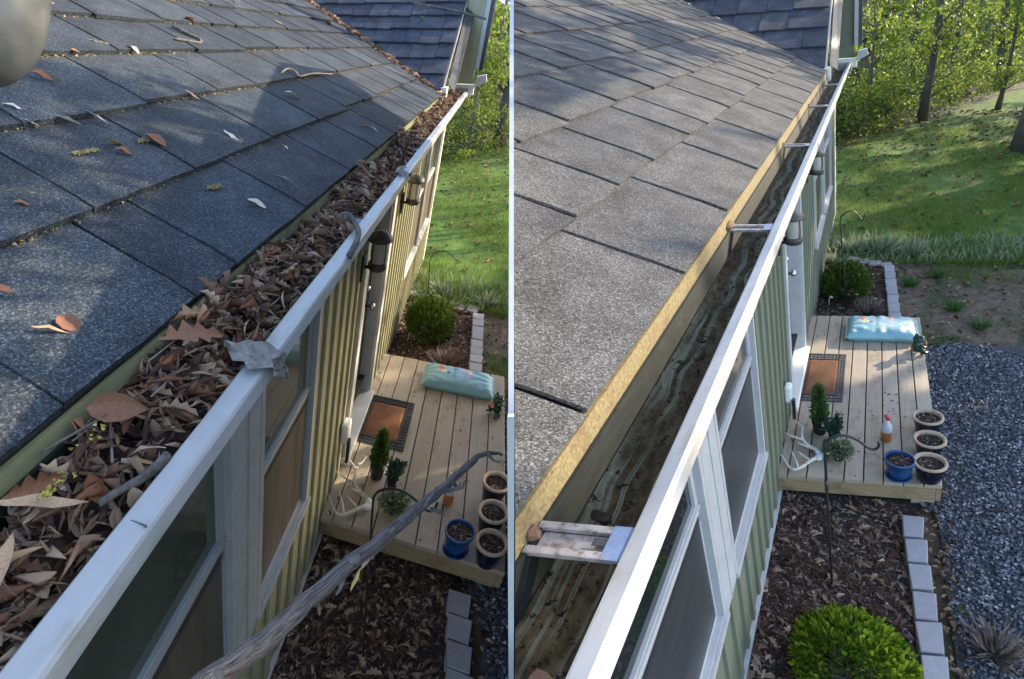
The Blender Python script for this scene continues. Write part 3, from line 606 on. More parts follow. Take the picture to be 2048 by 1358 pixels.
        for j in range(4):
            x, y = .06*math.cos(j*PI/2 + .6), .06*math.sin(j*PI/2 + .6)
            MB().tube([pt(x, y, -.06), pt(x*1.1, y*1.1, -.13), pt(x, y, -.205)], .0045, 5).build('lantern_bar', 'dark_bronze', lb_, H)
        MB().tube([pt(0, -lb/k, -.24), pt(0, -.03, -.245), pt(0, 0, -.225)], .012, 6).build('lantern_arm', 'dark_bronze', lb_, H)
        MB().box(la - .05*k, la + .05*k, .02, .035, lc - .33*k, lc - .16*k).build('lantern_plate', 'dark_bronze', lb_, H)
    return hs
def H_k(H, i): return 1.0
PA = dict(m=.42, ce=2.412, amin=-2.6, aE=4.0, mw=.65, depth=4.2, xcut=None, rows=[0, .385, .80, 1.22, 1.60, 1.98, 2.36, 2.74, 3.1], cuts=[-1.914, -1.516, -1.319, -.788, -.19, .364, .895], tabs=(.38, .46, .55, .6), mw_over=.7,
          th=.017, lift=.45, screen='reflection_tint_screen', glass='reflection_tint_glass', gap=.0022, smat='shingle_before', wdepth=2.2, wrow=.30, wtab=.9, rake=.0, gab=.5, g2=1.6, wall='sage_siding_lit', fascia='fascia_before', lip=(2.33, 2.327), gut=(-2.6, 5.5),
          seams=(-2.0,), brackets=(-.62, .9, 2.5), wall_a=(-2.6, 5.3), mulls=[(-1.306, -1.108)], openings=[(-2.5, -.42, .6, 2.02), (.62, 1.40, -.0, 2.03), (2.8, 5.1, .58, 2.0)], openings_door=(.62, 1.40, 2.03),
          bat=.05, pitch=.165, windows=[(-2.46, -1.342, .65, 1.96, 1.39), (-1.072, -.456, .65, 1.96, 1.39), (2.86, 3.78, .6, 1.94, 1.32), (3.92, 5.0, .6, 1.94, 1.32)], sill_b=.07, outlet=.38, lanterns=[(.44, .12, 1.93, 1.0), (1.85, .12, 1.95, 1.0)])
PB = dict(m=.45, ce=2.446, amin=-3.6, aE=5.6, mw=.57, depth=5.0, xcut=.004, rows=[0, .435, .90, 1.37, 1.86, 2.34, 2.8, 3.25, 3.7, 4.2, 4.7], cuts=[-2.459, -1.61, -.872, -.067, .75, 1.607, 2.453, 3.243], tabs=(.38, .48, .6, .72), mw_over=.8,
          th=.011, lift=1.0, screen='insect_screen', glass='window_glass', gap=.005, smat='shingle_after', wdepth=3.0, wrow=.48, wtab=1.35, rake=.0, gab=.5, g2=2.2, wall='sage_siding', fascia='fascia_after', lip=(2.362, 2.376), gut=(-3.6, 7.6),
          brackets=(-2.765, -.843, 1.038, 2.944, 4.706), wall_a=(-3.6, 7.5), mulls=[(-1.712, -1.468)], openings=[(-3.6, -.46, .6, 2.02), (.97, 1.98, -.0, 2.03), (3.6, 6.6, .58, 2.0)], openings_door=(.97, 1.98, 2.03),
          bat=.055, pitch=.2, windows=[(-3.56, -1.748, .64, 1.96, 1.4), (-1.432, -.496, .64, 1.96, 1.4), (3.62, 4.9, .6, 1.94, 1.35), (5.1, 6.5, .6, 1.94, 1.35)], sill_b=.07, outlet=.53, lanterns=[(.66, .12, 1.97, 1.0), (2.72, .12, 1.97, 1.0)])
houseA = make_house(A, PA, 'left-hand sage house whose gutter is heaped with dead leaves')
houseB = make_house(B, PB, 'right-hand sage house with grey shingles and a cleaned-out gutter')
# white divider added at house B's cut end, raised to shade the left gutter
def added_divider():
    def rz(y):  # height of house B roof in the plane x = 0
        return -.58 + (y - .573)*(.542 + .58)/(4.152 - .573)
    q = B.k/.8; pr = [(.42*q, -5.2*q), (.42*q, -.30*q), (.6*q, (rz(.6) + .15)*q), (2.2*q, (rz(2.2) + .15)*q), (4.4*q, (rz(4.4) + .15)*q), (4.45*q, -5.2*q)]
    n = len(pr); hw = lambda y: .0022 + min(y, 6)*.0024
    vs = [(s*hw(y) - .001, y, z) for s in (-1, 1) for y, z in pr]
    fs = [tuple(range(n-1, -1, -1)), tuple(range(n, 2*n))] + [(j, (j+1) % n, n + (j+1) % n, n + j) for j in range(n)]
    mb = MB().add([(x, y, z) for x, y, z in vs], fs)
    me = mb.mesh('added_divider', 'white_trim'); o = bpy.data.objects.new('added_divider', me); COL.objects.link(o)
    o.parent = houseB; o.location = -Vector(houseB.location)
added_divider()
def cut_left(root, x0):
    for o in [o for o in bpy.data.objects if o.type == 'MESH']:
        r = o
        while r.parent is not None: r = r.parent
        if r is not root or o.name == 'added_divider' or o.name.startswith('shingle'): continue
        L = world_loc(o); me = o.data; xs = [v.co.x + L.x for v in me.vertices]
        if not xs or min(xs) >= x0: continue
        if max(xs) < x0: bpy.data.objects.remove(o); continue
        bm = bmesh.new(); bm.from_mesh(me)
        bmesh.ops.bisect_plane(bm, geom=bm.verts[:]+bm.edges[:]+bm.faces[:], plane_co=(x0 - L.x, 0, 0), plane_no=(1, 0, 0), clear_inner=True)
        bm.to_mesh(me); bm.free()
cut_left(houseB, .004)

# ------------------------------------------------------------------ ground: sheets, drive, beds
def sheet(H, name, pts, c, mt, n=1, **kw):
    mb = MB().add([(a, b, c) for a, b in pts], [tuple(range(len(pts)))])
    return mb.build(name, mt, None, H, kind='structure', **kw)
def terrain(H, name, a0, a1, b0, b1, c, na, nb, mt, hfun=None):
    mb = MB(); A_ = lambda u: a0 + (a1-a0)*u**2
    mb.grid(lambda u, v: (A_(u), b0 + (b1-b0)*v, c + (hfun(A_(u), b0 + (b1-b0)*v) if hfun else 0)), na, nb)
    o = mb.build(name, mt, None, H, smooth=True, kind='structure')
    return o
def clip_x(o, x0, right):
    bm = bmesh.new(); bm.from_mesh(o.data); L = o.location
    bmesh.ops.bisect_plane(bm, geom=bm.verts[:]+bm.edges[:]+bm.faces[:], plane_co=(x0 - L.x, 0, 0), plane_no=(1, 0, 0) if right else (-1, 0, 0), clear_inner=True)
    bm.to_mesh(o.data); bm.free()
GR = dict(
    A=dict(lawn_a=4.0, wood_a=13.0, bed_b=1.02, bed_a=(-2.6, 3.95), gravel_b=1.2, gravel_a=2.0, dirt_a=4.6),
    B=dict(lawn_a=5.2, wood_a=11.6, bed_b=.92, bed_a=(-3.6, 5.2), gravel_b=1.08, gravel_a=2.55, dirt_a=5.6))
for nm, H in (('A', A), ('B', B)):
    g = GR[nm]
    w = g['wood_a']; sl_ = 1.5 if nm == 'B' else 1.2
    obs = []
    obs.append(sheet(H, 'forest_floor', ([(-8, -.04), (7.6, -.04), (8, -2), (40, -3.5), (260, -14), (260, 200), (-8, 40)] if nm == 'B' else [(-8, -12), (260, -160), (260, 200), (-8, 40)]), -.272, 'forest_floor'))
    obs.append(sheet(H, 'lawn', [(g['lawn_a'], -.1 if nm == 'B' else -6), (7.6 if nm == 'B' else w-1, -.1 if nm == 'B' else -6), (w, -1.5 if nm == 'B' else -6), (w + 1, -.5), (w + 1 + 7*sl_, 5.5), (w + 60, 40), (g['lawn_a'] - 1, 40), (g['lawn_a'], 1)], -.264, 'lawn'))
    obs.append(sheet(H, 'bare_ground', [(g['gravel_a'] - .5, .9), (g['lawn_a'] - .3, .9), (g['lawn_a'] - .1, 30), (g['gravel_a'] - .5, 30)], -.258, 'dirt_ground'))
    obs.append(sheet(H, 'mulch_bed', [(g['bed_a'][0], -.03), (g['bed_a'][1], -.03), (g['bed_a'][1], g['bed_b']), (g['bed_a'][0], g['bed_b'] + .2)], -.252, 'mulch_soil'))
    n_ = 14; edge = [(g['gravel_a'] + .18*math.sin(i*1.9) + .1*math.sin(i*4.1), g['gravel_b'] - .1 + i*1.4) for i in range(n_)]
    obs.append(sheet(H, 'gravel_drive', [(-9, g['gravel_b'] + .12)] + [(-.3, g['gravel_b'] + .08)] + [(.2, g['gravel_b'])] + edge + [(-9, edge[-1][1])], -.246, 'gravel_base'))
    for o in obs: clip_x(o, 2.0 if nm == 'A' else .012, nm == 'B')
# ------------------------------------------------------------------ scattered ground cover
TET = ([(.5, 0, -.2), (-.3, .45, -.15), (-.35, -.4, -.2), (.05, .03, .42), (.2, .3, .1)], [(0, 1, 3), (1, 2, 3), (2, 0, 3), (0, 4, 1), (0, 3, 4), (4, 3, 1)])
def inside(H, P, right):
    x = P @ H.M[:, 0] + H.On[0]; return P[(x > .03) if right else (x < -.03)]
def scat(H, right, n, ra, rb, c, base, faces, size, mt, name, tilt=.5, pw=1.0, keep=None, lift=.004, **kw):
    u = RNG.uniform(0, 1, n)**pw
    P = np.stack([ra[0] + (ra[1]-ra[0])*u, RNG.uniform(*rb, n), np.full(n, c) + RNG.uniform(0, lift, n)], 1)
    if keep is not None: P = P[keep(P)]
    P = inside(H, P, right); n = len(P)
    R = np.einsum('ij,njk->nik', house_R(H), rotmats(n, tilt=tilt) if tilt is not None else rotmats(n))
    s = RNG.uniform(size[0], size[1], n)*H.k
    if len(size) > 2: s = s[:, None]*np.array(size[2])[None]
    return scatter(name, base, faces, H.arr(P), R, s, mt, kind='stuff', **kw)
STRIP = ([(-.5, -.14, 0), (0, -.17, .05), (.5, -.1, 0), (.5, .12, .02), (0, .15, .07), (-.5, .12, 0)], [(0, 1, 4, 5), (1, 2, 3, 4)])
BLADE = ([(-.03, 0, 0), (.03, 0, 0), (.012, .12, .6), (0, .3, 1)], [(0, 1, 2, 3)])
for nm, H, right in (('A', A, False), ('B', B, True)):
    g = GR[nm]; bb = g['bed_b']
    scat(H, right, 9000, (g['bed_a'][0], .05), (.0, bb + .02), -.25, *STRIP, (.015, .05), 'mulch_chip', 'mulch_chips', .6)
    scat(H, right, 3500, (g['gravel_a'] - .3, g['bed_a'][1]), (.0, bb + .0), -.25, *STRIP, (.02, .05), 'mulch_chip', 'mulch_chips', .6)
    # torn brown leaves on the bed (drawn as one mass)
    oak = leaf_mesh('oak', 3)
    scat(H, right, 480, (g['bed_a'][0], .0), (.02, bb), -.24, oak.v, oak.f, (.04, .105), 'dead_leaf_stuff', 'fallen_leaves', .5)
    lan = leaf_mesh('broad', 2)
    scat(H, right, 420, (g['bed_a'][0], .0), (.02, bb), -.24, lan.v, lan.f, (.03, .07), 'dead_leaf_stuff', 'fallen_leaves', .7)
    scat(H, right, 420, (g['gravel_a'], g['bed_a'][1] + .2), (.02, bb + .1), -.24, lan.v, lan.f, (.03, .08), 'dead_leaf_stuff', 'fallen_leaves', .7)
    scat(H, right, 700, (g['gravel_a'] - .1, g['lawn_a'] + .3), (bb + .1, 3.4), -.25, lan.v, lan.f, (.02, .07), 'dead_leaf_stuff', 'fallen_leaves', .6)
    la_ = g['lawn_a']
    scat(H, right, 1500, (la_ + 1, 19), (-1.5, 5), -.25, lan.v, lan.f, (.06, .14), 'dead_leaf_stuff', 'fallen_leaves', .5, pw=.7)
    scat(H, right, 350, (-1.8, .3), (bb + .1, g['gravel_b'] + .16), -.24, lan.v, lan.f, (.02, .055), 'dead_leaf_stuff', 'fallen_leaves', .6)
    # gravel
    scat(H, right, 48000 if right else 12000, (-3, g['gravel_a'] + .2), (g['gravel_b'] - .03, g['gravel_b'] + (2.6 if right else .6)), -.243, *TET, (.012, .036), 'gravel_stone', 'gravel', None, lift=.01,
         keep=lambda P: (P[:, 0] < g['gravel_a'] + .12*np.sin(P[:, 1]*5) ) & ((P[:, 0] > -.05) | (P[:, 1] > g['gravel_b'] + .1 + .03*np.sin(P[:, 0]*9))))
    # grass: blades thinning towards the bare ground
    la = g['lawn_a']
    def keepg(P):
        n1 = np.sin(P[:, 0]*1.7 + 1.3*np.sin(P[:, 1]*1.1)) + np.sin(P[:, 1]*2.3 + P[:, 0]*.6)
        return n1 + RNG.normal(0, .9, len(P)) > -.6
    rb = (-2, 3.6) if not right else (-2, 5.5)
    scat(H, right, 80000, (la - .1, 16), rb, -.262, *BLADE, (.05, .11), 'grass_blade', 'grass', .5, pw=1.6, keep=keepg)
    def keepb(P):
        n1 = np.sin(P[:, 0]*3.1 + 1.3*np.sin(P[:, 1]*2.1)) + np.sin(P[:, 1]*3.3 + P[:, 0]*1.6)
        return n1 + RNG.normal(0, .4, len(P)) > .9
    scat(H, right, 16000, (g['gravel_a'] + .2, la), (bb + .2, 4), -.256, *BLADE, (.04, .08), 'grass_blade', 'grass', .6, keep=keepb)
    scat(H, right, 1500, (la - .1, la + .9), (-.1, 4.5), -.26, *BLADE, (.08, .24), 'pale_grass', 'tall_pale_grass', .75)

# ------------------------------------------------------------------ decks and what stands on them
def deck(H, P, label, wood='deck_wood'):
    L, Wd = P['L'], P['W']
    d = empty('deck', H.pt(0, 0, -.25), label=label, cat='deck')
    edges = P['edges']
    for i in range(len(edges)-1):
        b0, b1 = edges[i] + .0045, edges[i+1] - .0045; e = random.uniform(-.006, .006); z = random.uniform(-.0015, .0015)
        mb = MB(); n = 6
        prof = [(b0, -.035), (b1, -.035), (b1, -.003), (b1 - .004, 0), (b0 + .004, 0), (b0, -.003)]
        mb.extrude_a([(b, c + z) for b, c in prof], -.012 + e, L + e*.5, n, closed=True)
        mb.build('plank', wood, d, H)
    MB().box(0, .036, .01, Wd - .04, -.175, -.0365).build('fascia_board', 'deck_edge', d, H)
    MB().box(.0, L - .02, Wd - .037, Wd - .003, -.175, -.0365).build('side_board', 'deck_edge', d, H)
    MB().box(L - .05, L - .014, .01, Wd - .04, -.175, -.0365).build('end_board', 'deck_edge', d, H)
    MB().box(.04, .17, Wd - .2, Wd - .04, -.26, -.1765).build('post_block', 'deck_wood', d, H)
    MB().box(L - .3, L - .14, Wd - .2, Wd - .04, -.26, -.1765).build('post_block', 'deck_wood', d, H)
    n = 170; P_ = np.stack([RNG.uniform(.02, L-.05, n), RNG.uniform(.03, Wd-.04, n), np.full(n, .003)], 1)
    scatter('deck_debris', *STRIP, H.arr(P_), np.einsum('ij,njk->nik', house_R(H), rotmats(n, tilt=.15)), RNG.uniform(.006, .022, n)*RNG.choice([1, 1, 1.6], n)*H.k, 'potting_soil', kind='stuff')
    return d
DA = dict(L=2.13, W=1.37, edges=[.005, .10, .26, .42, .58, .74, .90, 1.06, 1.22, 1.372])
DB = dict(L=2.82, W=1.175, edges=[.005, .08, .22, .355, .49, .63, .77, .91, 1.05, 1.178])
deckA = deck(A, DA, 'low timber deck in front of the left-hand house door')
deckB = deck(B, DB, 'low timber deck in front of the right-hand house door')
def doormat(H, a0, a1, b0, b1, label):
    d = empty('doormat', H.pt((a0+a1)/2, (b0+b1)/2, 0), label=label, cat='doormat', group='doormats')
    wa, wb = (a1-a0)*.13, (b1-b0)*.15; z = .003
    MB().grid(lambda u, v: (a0+wa+(a1-a0-2*wa)*u, b0+wb+(b1-b0-2*wb)*v, z + .014*min(1, 12*min(u, 1-u, v, 1-v)) + .002*random.random()), 14, 12).build('coir_panel', 'coir', d, H)
    rb = MB(); t = .012
    for x0, x1, y0, y1 in ((a0, a1, b0, b0+t), (a0, a1, b1-t, b1), (a0, a0+t*1.3, b0, b1), (a1-t*1.3, a1, b0, b1), (a0+wa-t, a1-wa+t, b0+wb-t, b0+wb), (a0+wa-t, a1-wa+t, b1-wb, b1-wb+t), (a0+wa-t, a0+wa, b0+wb, b1-wb), (a1-wa, a1-wa+t, b0+wb, b1-wb)):
        rb.box(x0, x1, y0, y1, z - .001, z + .008 + .0004*len(rb.f)/6)
    def rungs(n, f):
        for i in range(n+1): rb.hexa(f((i+.05)/(n+.6), .26/n))
    hx = lambda x0, x1, x2, x3, y0, y1: [(x0, y0, z), (x1, y0, z), (x2, y1, z), (x3, y1, z), (x0, y0, z+.0075), (x1, y0, z+.0075), (x2, y1, z+.0075), (x3, y1, z+.0075)]
    hy = lambda x0, x1, y0, y1, y2, y3: [(x0, y0, z), (x0, y1, z), (x1, y2, z), (x1, y3, z), (x0, y0, z+.0072), (x0, y1, z+.0072), (x1, y2, z+.0072), (x1, y3, z+.0072)]
    LA, LB = a1-a0, b1-b0
    for bb0, bb1 in ((b0+.002, b0+wb-.002), (b1-wb+.002, b1-.002)):
        rungs(17, lambda f, w: hx(a0+LA*f, a0+LA*(f+w), a0+LA*(f+w+.02), a0+LA*(f+.02), bb0, bb1))
        mid = (bb0+bb1)/2; rb.box(a0, a1, mid-.004, mid+.004, z, z+.0066)
    for aa0, aa1 in ((a0+.002, a0+wa-.002), (a1-wa+.002, a1-.002)):
        rungs(11, lambda f, w: hy(aa0, aa1, b0+LB*f, b0+LB*(f+w), b0+LB*(f+w+.02), b0+LB*(f+.02)))
        mid = (aa0+aa1)/2; rb.box(mid-.006, mid+.006, b0, b1, z, z+.0064)
    rb.build('rubber_border', 'rubber', d, H)
    return d
doormat(A, .785, 1.405, .015, .50, 'brown coir doormat with black rubber border by the left-hand door')
doormat(B, 1.03, 1.905, .02, .435, 'brown coir doormat with black rubber border by the right-hand door')
def soil_bag(H, a0, a1, b0, b1, h, label):
    ca, cb = (a0+a1)/2, (b0+b1)/2; la, lb = (a1-a0)/2, (b1-b0)/2
    base = empty('soil_bag', H.pt(ca, cb, .0), label=label, cat='bag', group='bags of potting soil')
    mb = MB(); nu, nv = 40, 26
    def P(u, v, top):
        x, y = 2*u-1, 2*v-1; ex = max(0, 1-abs(x)**5); ey = max(0, 1-abs(y)**4)
        puff = (ex*ey)**.42; corner = 1 + .035*(abs(x)*abs(y))**3
        w = .010*math.sin(9*x + 3*y)*ex*math.exp(-3*(1-abs(y))) + .006*math.sin(23*x+2)*abs(y)**2 + .005*math.sin(5*x*y*4+1)
        zz = .004 + h*.36*(1-puff) + (h*.62*puff + h*.36*puff if top else -h*.36*(0 if puff > .3 else 0))*1.0
        if not top: zz = .004 + h*.36*(1 - min(1, puff*1.6))
        pinch = 1 - .03*(1-abs(x))*abs(y)
        return (ca + la*y*corner*pinch, cb + lb*x*corner, zz + (w*puff if top else 0))
    mb.grid(lambda u, v: P(u, v, True), nu, nv); mb.grid(lambda u, v: P(u, 1-v, False), nu, nv)
    V = np.array(mb.v); o = mb.build('film', 'bag_film', base, H, smooth=True)
    # print is laid out in bag coordinates: x along the bag, y across
    k = np.stack([(V[:, 1]-cb)/lb*.32, (V[:, 0]-ca)/la*.15, V[:, 2]], 1)
    o.data.attributes['hp'].data.foreach_set('vector', k.astype(np.float32).ravel())
    for s in (-1, 1):
        MB().hexa([(ca-la*.97, cb+s*lb*1.0, .35*h), (ca+la*.97, cb+s*lb*1.0, .35*h), (ca+la*1.0, cb+s*lb*1.05, .36*h), (ca-la*1.0, cb+s*lb*1.05, .36*h), (ca-la*.97, cb+s*lb*1.0, .35*h+.004), (ca+la*.97, cb+s*lb*1.0, .35*h+.004), (ca+la*1.0, cb+s*lb*1.05, .36*h+.003), (ca-la*1.0, cb+s*lb*1.05, .36*h+.003)]).build('seam', 'bag_film', base, H)
    return base
soil_bag(A, 1.66, 1.98, .53, 1.235, .13, 'pale blue bag of potting soil on the left-hand deck')
soil_bag(B, 2.18, 2.63, .425, 1.115, .15, 'pale blue bag of potting soil on the right-hand deck')
def frog(H, a, b, rz, label, k=1.0):
    r = empty('frog_statue', M=H.mat(a, b, 0, rz, sc=k), label=label, cat='statue', group='frog statues')
    mb = MB()
    mb.ell((0, 0, .075), (.042, .04, .07)); mb.ell((0, .01, .15), (.047, .043, .034)); mb.ell((-.026, .012, .178), (.016, .016, .016), 10, 7); mb.ell((.026, .012, .178), (.016, .016, .016), 10, 7)
    mb.ell((0, .03, .142), (.036, .03, .018))
    for s in (-1, 1):
        mb.tube([(s*.036, 0, .1), (s*.056, .018, .075), (s*.036, .046, .082)], [.014, .012, .011], 8)
        mb.tube([(s*.03, 0, .04), (s*.055, .03, .035), (s*.045, .01, .012), (s*.05, .055, .008)], [.022, .02, .015, .012], 8)
    mb.build('body', 'frog_glaze', r, smooth=True)
    f = MB(); f.ell((.01, .055, .095), (.012, .012, .012), 8, 6)
    for i in range(6): f.ell((.01 + .018*math.cos(i*PI/3), .058, .095 + .018*math.sin(i*PI/3)), (.012, .007, .012), 8, 5)
    f.build('flower', 'frog_pink', r, smooth=True)
    e = MB(); e.ell((-.03, .024, .182), (.006, .006, .006), 8, 5); e.ell((.03, .024, .182), (.006, .006, .006), 8, 5); e.build('eye', 'white_plastic', r, smooth=True)
    MB().ell((.03, .06, .006), (.014, .016, .007), 8, 5).build('foot', 'bone', r, smooth=True)
frog(A, 1.52, 1.285, 2.2, 'dark green frog statue at the left-hand deck corner by the bag', 1.15)
frog(B, 2.0, 1.10, -.9, 'dark green frog statue holding a pink flower on right-hand deck edge', 1.12)
def pot(H, a, b, kind, label, group, k=1.0, rz=0):
    r = empty('flower_pot', M=H.mat(a, b, 0, rz, sc=k), label=label, cat='pot', group=group)
    if kind == 'rim':
        MB().lathe([(.001, .004), (.062, .004), (.07, .012), (.082, .08), (.096, .158), (.098, .168)], 36).build('glazed_body', 'navy_glaze', r, smooth=True)
        MB().lathe([(.098, .166), (.1045, .170), (.1065, .179), (.104, .187), (.092, .188), (.084, .182), (.082, .16), (.081, .145)], 40).build('rim', 'bare_clay', r, smooth=True)
        R, z = .083, .158
    else:
        MB().lathe([(.001, .02), (.06, .02), (.068, .03), (.083, .1), (.091, .165), (.0965, .168), (.098, .178), (.096, .186), (.089, .187), (.085, .178), (.084, .15)], 40).build('glazed_body', 'blue_glaze', r, smooth=True)
        MB().lathe([(.001, .004), (.075, .004), (.084, .012), (.088, .026), (.082, .026), (.07, .019), (.001, .0195)], 36).build('saucer', 'blue_glaze', r, smooth=True)
        R, z = .0855, .155
    mb = MB(); vs = [(0, 0, z + .008)]; fs = []; n = 26
    for i in range(1, 8):
        for j in range(n): q = R*i/7; vs.append((q*math.cos(2*PI*j/n), q*math.sin(2*PI*j/n), z + .008*(1-(i/7)**2) + random.uniform(-.004, .004)))
    for j in range(n): fs.append((0, 1+j, 1+(j+1) % n))
    for i in range(6):
        for j in range(n): q = (j+1) % n; fs.append((1+i*n+j, 1+(i+1)*n+j, 1+(i+1)*n+q, 1+i*n+q))
    so = mb.add(vs, fs).build('soil', 'potting_soil', r)
    n = 90 if kind == 'rim' else 120; th = RNG.uniform(0, 2*PI, n); q = R*.9*np.sqrt(RNG.uniform(0, 1, n))
    scatter('debris', *STRIP, np.stack([q*np.cos(th), q*np.sin(th), np.full(n, z + .008)], 1), rotmats(n, tilt=.6), RNG.uniform(.01, .034 if kind == 'rim' else .045, n), 'mulch_chip', parent=so, kind='stuff')
    return r
pot(A, .53, 1.262, 'rim', 'dark glazed pot with clay rim, farthest back on left-hand deck', 'dark pots with bare clay rims')
pot(A, .26, 1.243, 'rim', 'dark glazed pot with clay rim, middle of three on left-hand deck', 'dark pots with bare clay rims', rz=1)
pot(A, .02, 1.238, 'rim', 'dark glazed pot with clay rim at the left-hand deck front corner', 'dark pots with bare clay rims', rz=2)
pot(A, .035, 1.02, 'blue', 'bright blue glazed pot of bare soil on the left-hand deck', 'bright blue pots')
pot(B, .632, 1.105, 'rim', 'dark pot with clay rim nearest the spray bottle, back of right-hand row', 'dark pots with bare clay rims', rz=.5)
pot(B, .33, 1.098, 'rim', 'dark pot with clay rim in the middle of right-hand row', 'dark pots with bare clay rims', rz=1.7)
pot(B, .05, 1.082, 'rim', 'dark pot with clay rim on the right-hand deck front corner', 'dark pots with bare clay rims', rz=2.9)
pot(B, .062, .874, 'blue', 'bright blue glazed pot of bare soil on the right-hand deck', 'bright blue pots')
def spray_bottle(H, a, b, rz, label):
    r = empty('spray_bottle', M=H.mat(a, b, 0, rz), label=label, cat='bottle', group='spray bottles')
    MB().lathe([(.001, .003), (.035, .003), (.039, .01), (.039, .085), (.0385, .1)], 24).build('liquid', 'orange_liquid', r, smooth=True)
    MB().lathe([(.0386, .1), (.0395, .13), (.036, .152), (.026, .175), (.0165, .19), (.0155, .2)], 24).build('bottle', 'bottle_plastic', r, smooth=True)
    MB().lathe([(.0175, .198), (.0175, .222), (.012, .226)], 16).build('collar', 'white_plastic', r, smooth=True)
    mb = MB(); mb.hexa([(-.012, -.03, .226), (.012, -.03, .226), (.012, .028, .23), (-.012, .028, .23), (-.011, -.038, .262), (.011, -.038, .262), (.009, .03, .256), (-.009, .03, .256)])
    h = mb.build('trigger_head', 'red_plastic', r, bevel=.003)
    MB().tube([(0, .03, .243), (0, .05, .243)], .008, 10).build('nozzle', 'white_plastic', h)
    MB().tube([(0, .022, .232), (0, .034, .212), (0, .028, .19)], [.006, .005, .004], 8).build('trigger', 'red_plastic', h)
spray_bottle(A, .40, .93, .5, 'spray bottle of orange liquid behind the dead branch')
spray_bottle(B, .51, .795, .3, 'spray bottle of orange liquid with red trigger on right-hand deck')
# ------------------------------------------------------------------ antlers
AN1 = [(.269, .278, .05), (.319, .201, .06), (.384, .155, .08), (.484, .146, .1), (.579, .15, .12)]
AN1T = [[(.503, .147, .1), (.582, .088, .11), (.64, .03, .12)], [(.371, .158, .08), (.389, .085, .09), (.431, .004, .1)], [(.293, .22, .06), (.296, .169, .08), (.305, .129, .1)], [(.556, .15, .115), (.6, .175, .12), (.678, .192, .13)]]
AN2 = [(.179, .285, .05), (.119, .235, .055), (.05, .182, .05), (.014, .137, .05), (.04, .091, .05), (.107, .05, .06), (.175, .008, .07)]
AN2T = [[(.03, .16, .05), (.129, .125, .07), (.241, .074, .08)], [(.13, .24, .055), (.172, .181, .07), (.201, .14, .09)]]
def antlers(H, fa, fb, da, db, label):
    r = empty('antlers', H.pt(.24*fa+da, .29*fb+db, .0), label=label, cat='antlers', group='pairs of shed antlers')
    T = lambda p: [(x*fa + da, y*fb + db, z*.85) for x, y, z in p]
    def sm(p):   # smooth the polyline
        P = [Vector(q) for q in p]; out = []
        for i in range(len(P)-1):
            p0, p1, p2, p3 = P[max(i-1, 0)], P[i], P[i+1], P[min(i+2, len(P)-1)]
            for t in (0, .33, .66): out.append(.5*((2*p1) + (p2-p0)*t + (2*p0-5*p1+4*p2-p3)*t*t + (3*p1-p0-3*p2+p3)*t**3))
        return out + [P[-1]]
    mb = MB()
    for main, tines, r0 in ((AN1, AN1T, .0155), (AN2, AN2T, .0155)):
        p = sm(T(main)); n = len(p); mb.tube(p, [r0*(1 - .72*(i/(n-1))**1.4) for i in range(n)], 9, jit=.06)
        for t in tines:
            q = sm(T(t)); m = len(q); mb.tube(q, [.0115*(1 - .8*i/(m-1)) for i in range(m)], 8, jit=.06)
    mb.build('antler', 'bone', r, H, smooth=True)
    s = MB(); c = T([(.225, .30, .03)])[0]
    s.ell(c, (.062*fa, .03, .024), 14, 8); s.ell((c[0]+.03*fa, c[1]-.014, c[2]+.006), (.026, .026, .022), 10, 6); s.ell((c[0]-.035*fa, c[1]-.014, c[2]+.006), (.026, .026, .022), 10, 6)
    s.build('skull_plate', 'skull_bone', r, H, smooth=True)
antlers(A, .78, 1.13, .0, .0, 'white deer antlers on a skull plate on the left-hand deck')
antlers(B, 1.0, 1.0, .0, .0, 'white deer antlers on a skull plate on the right-hand deck')
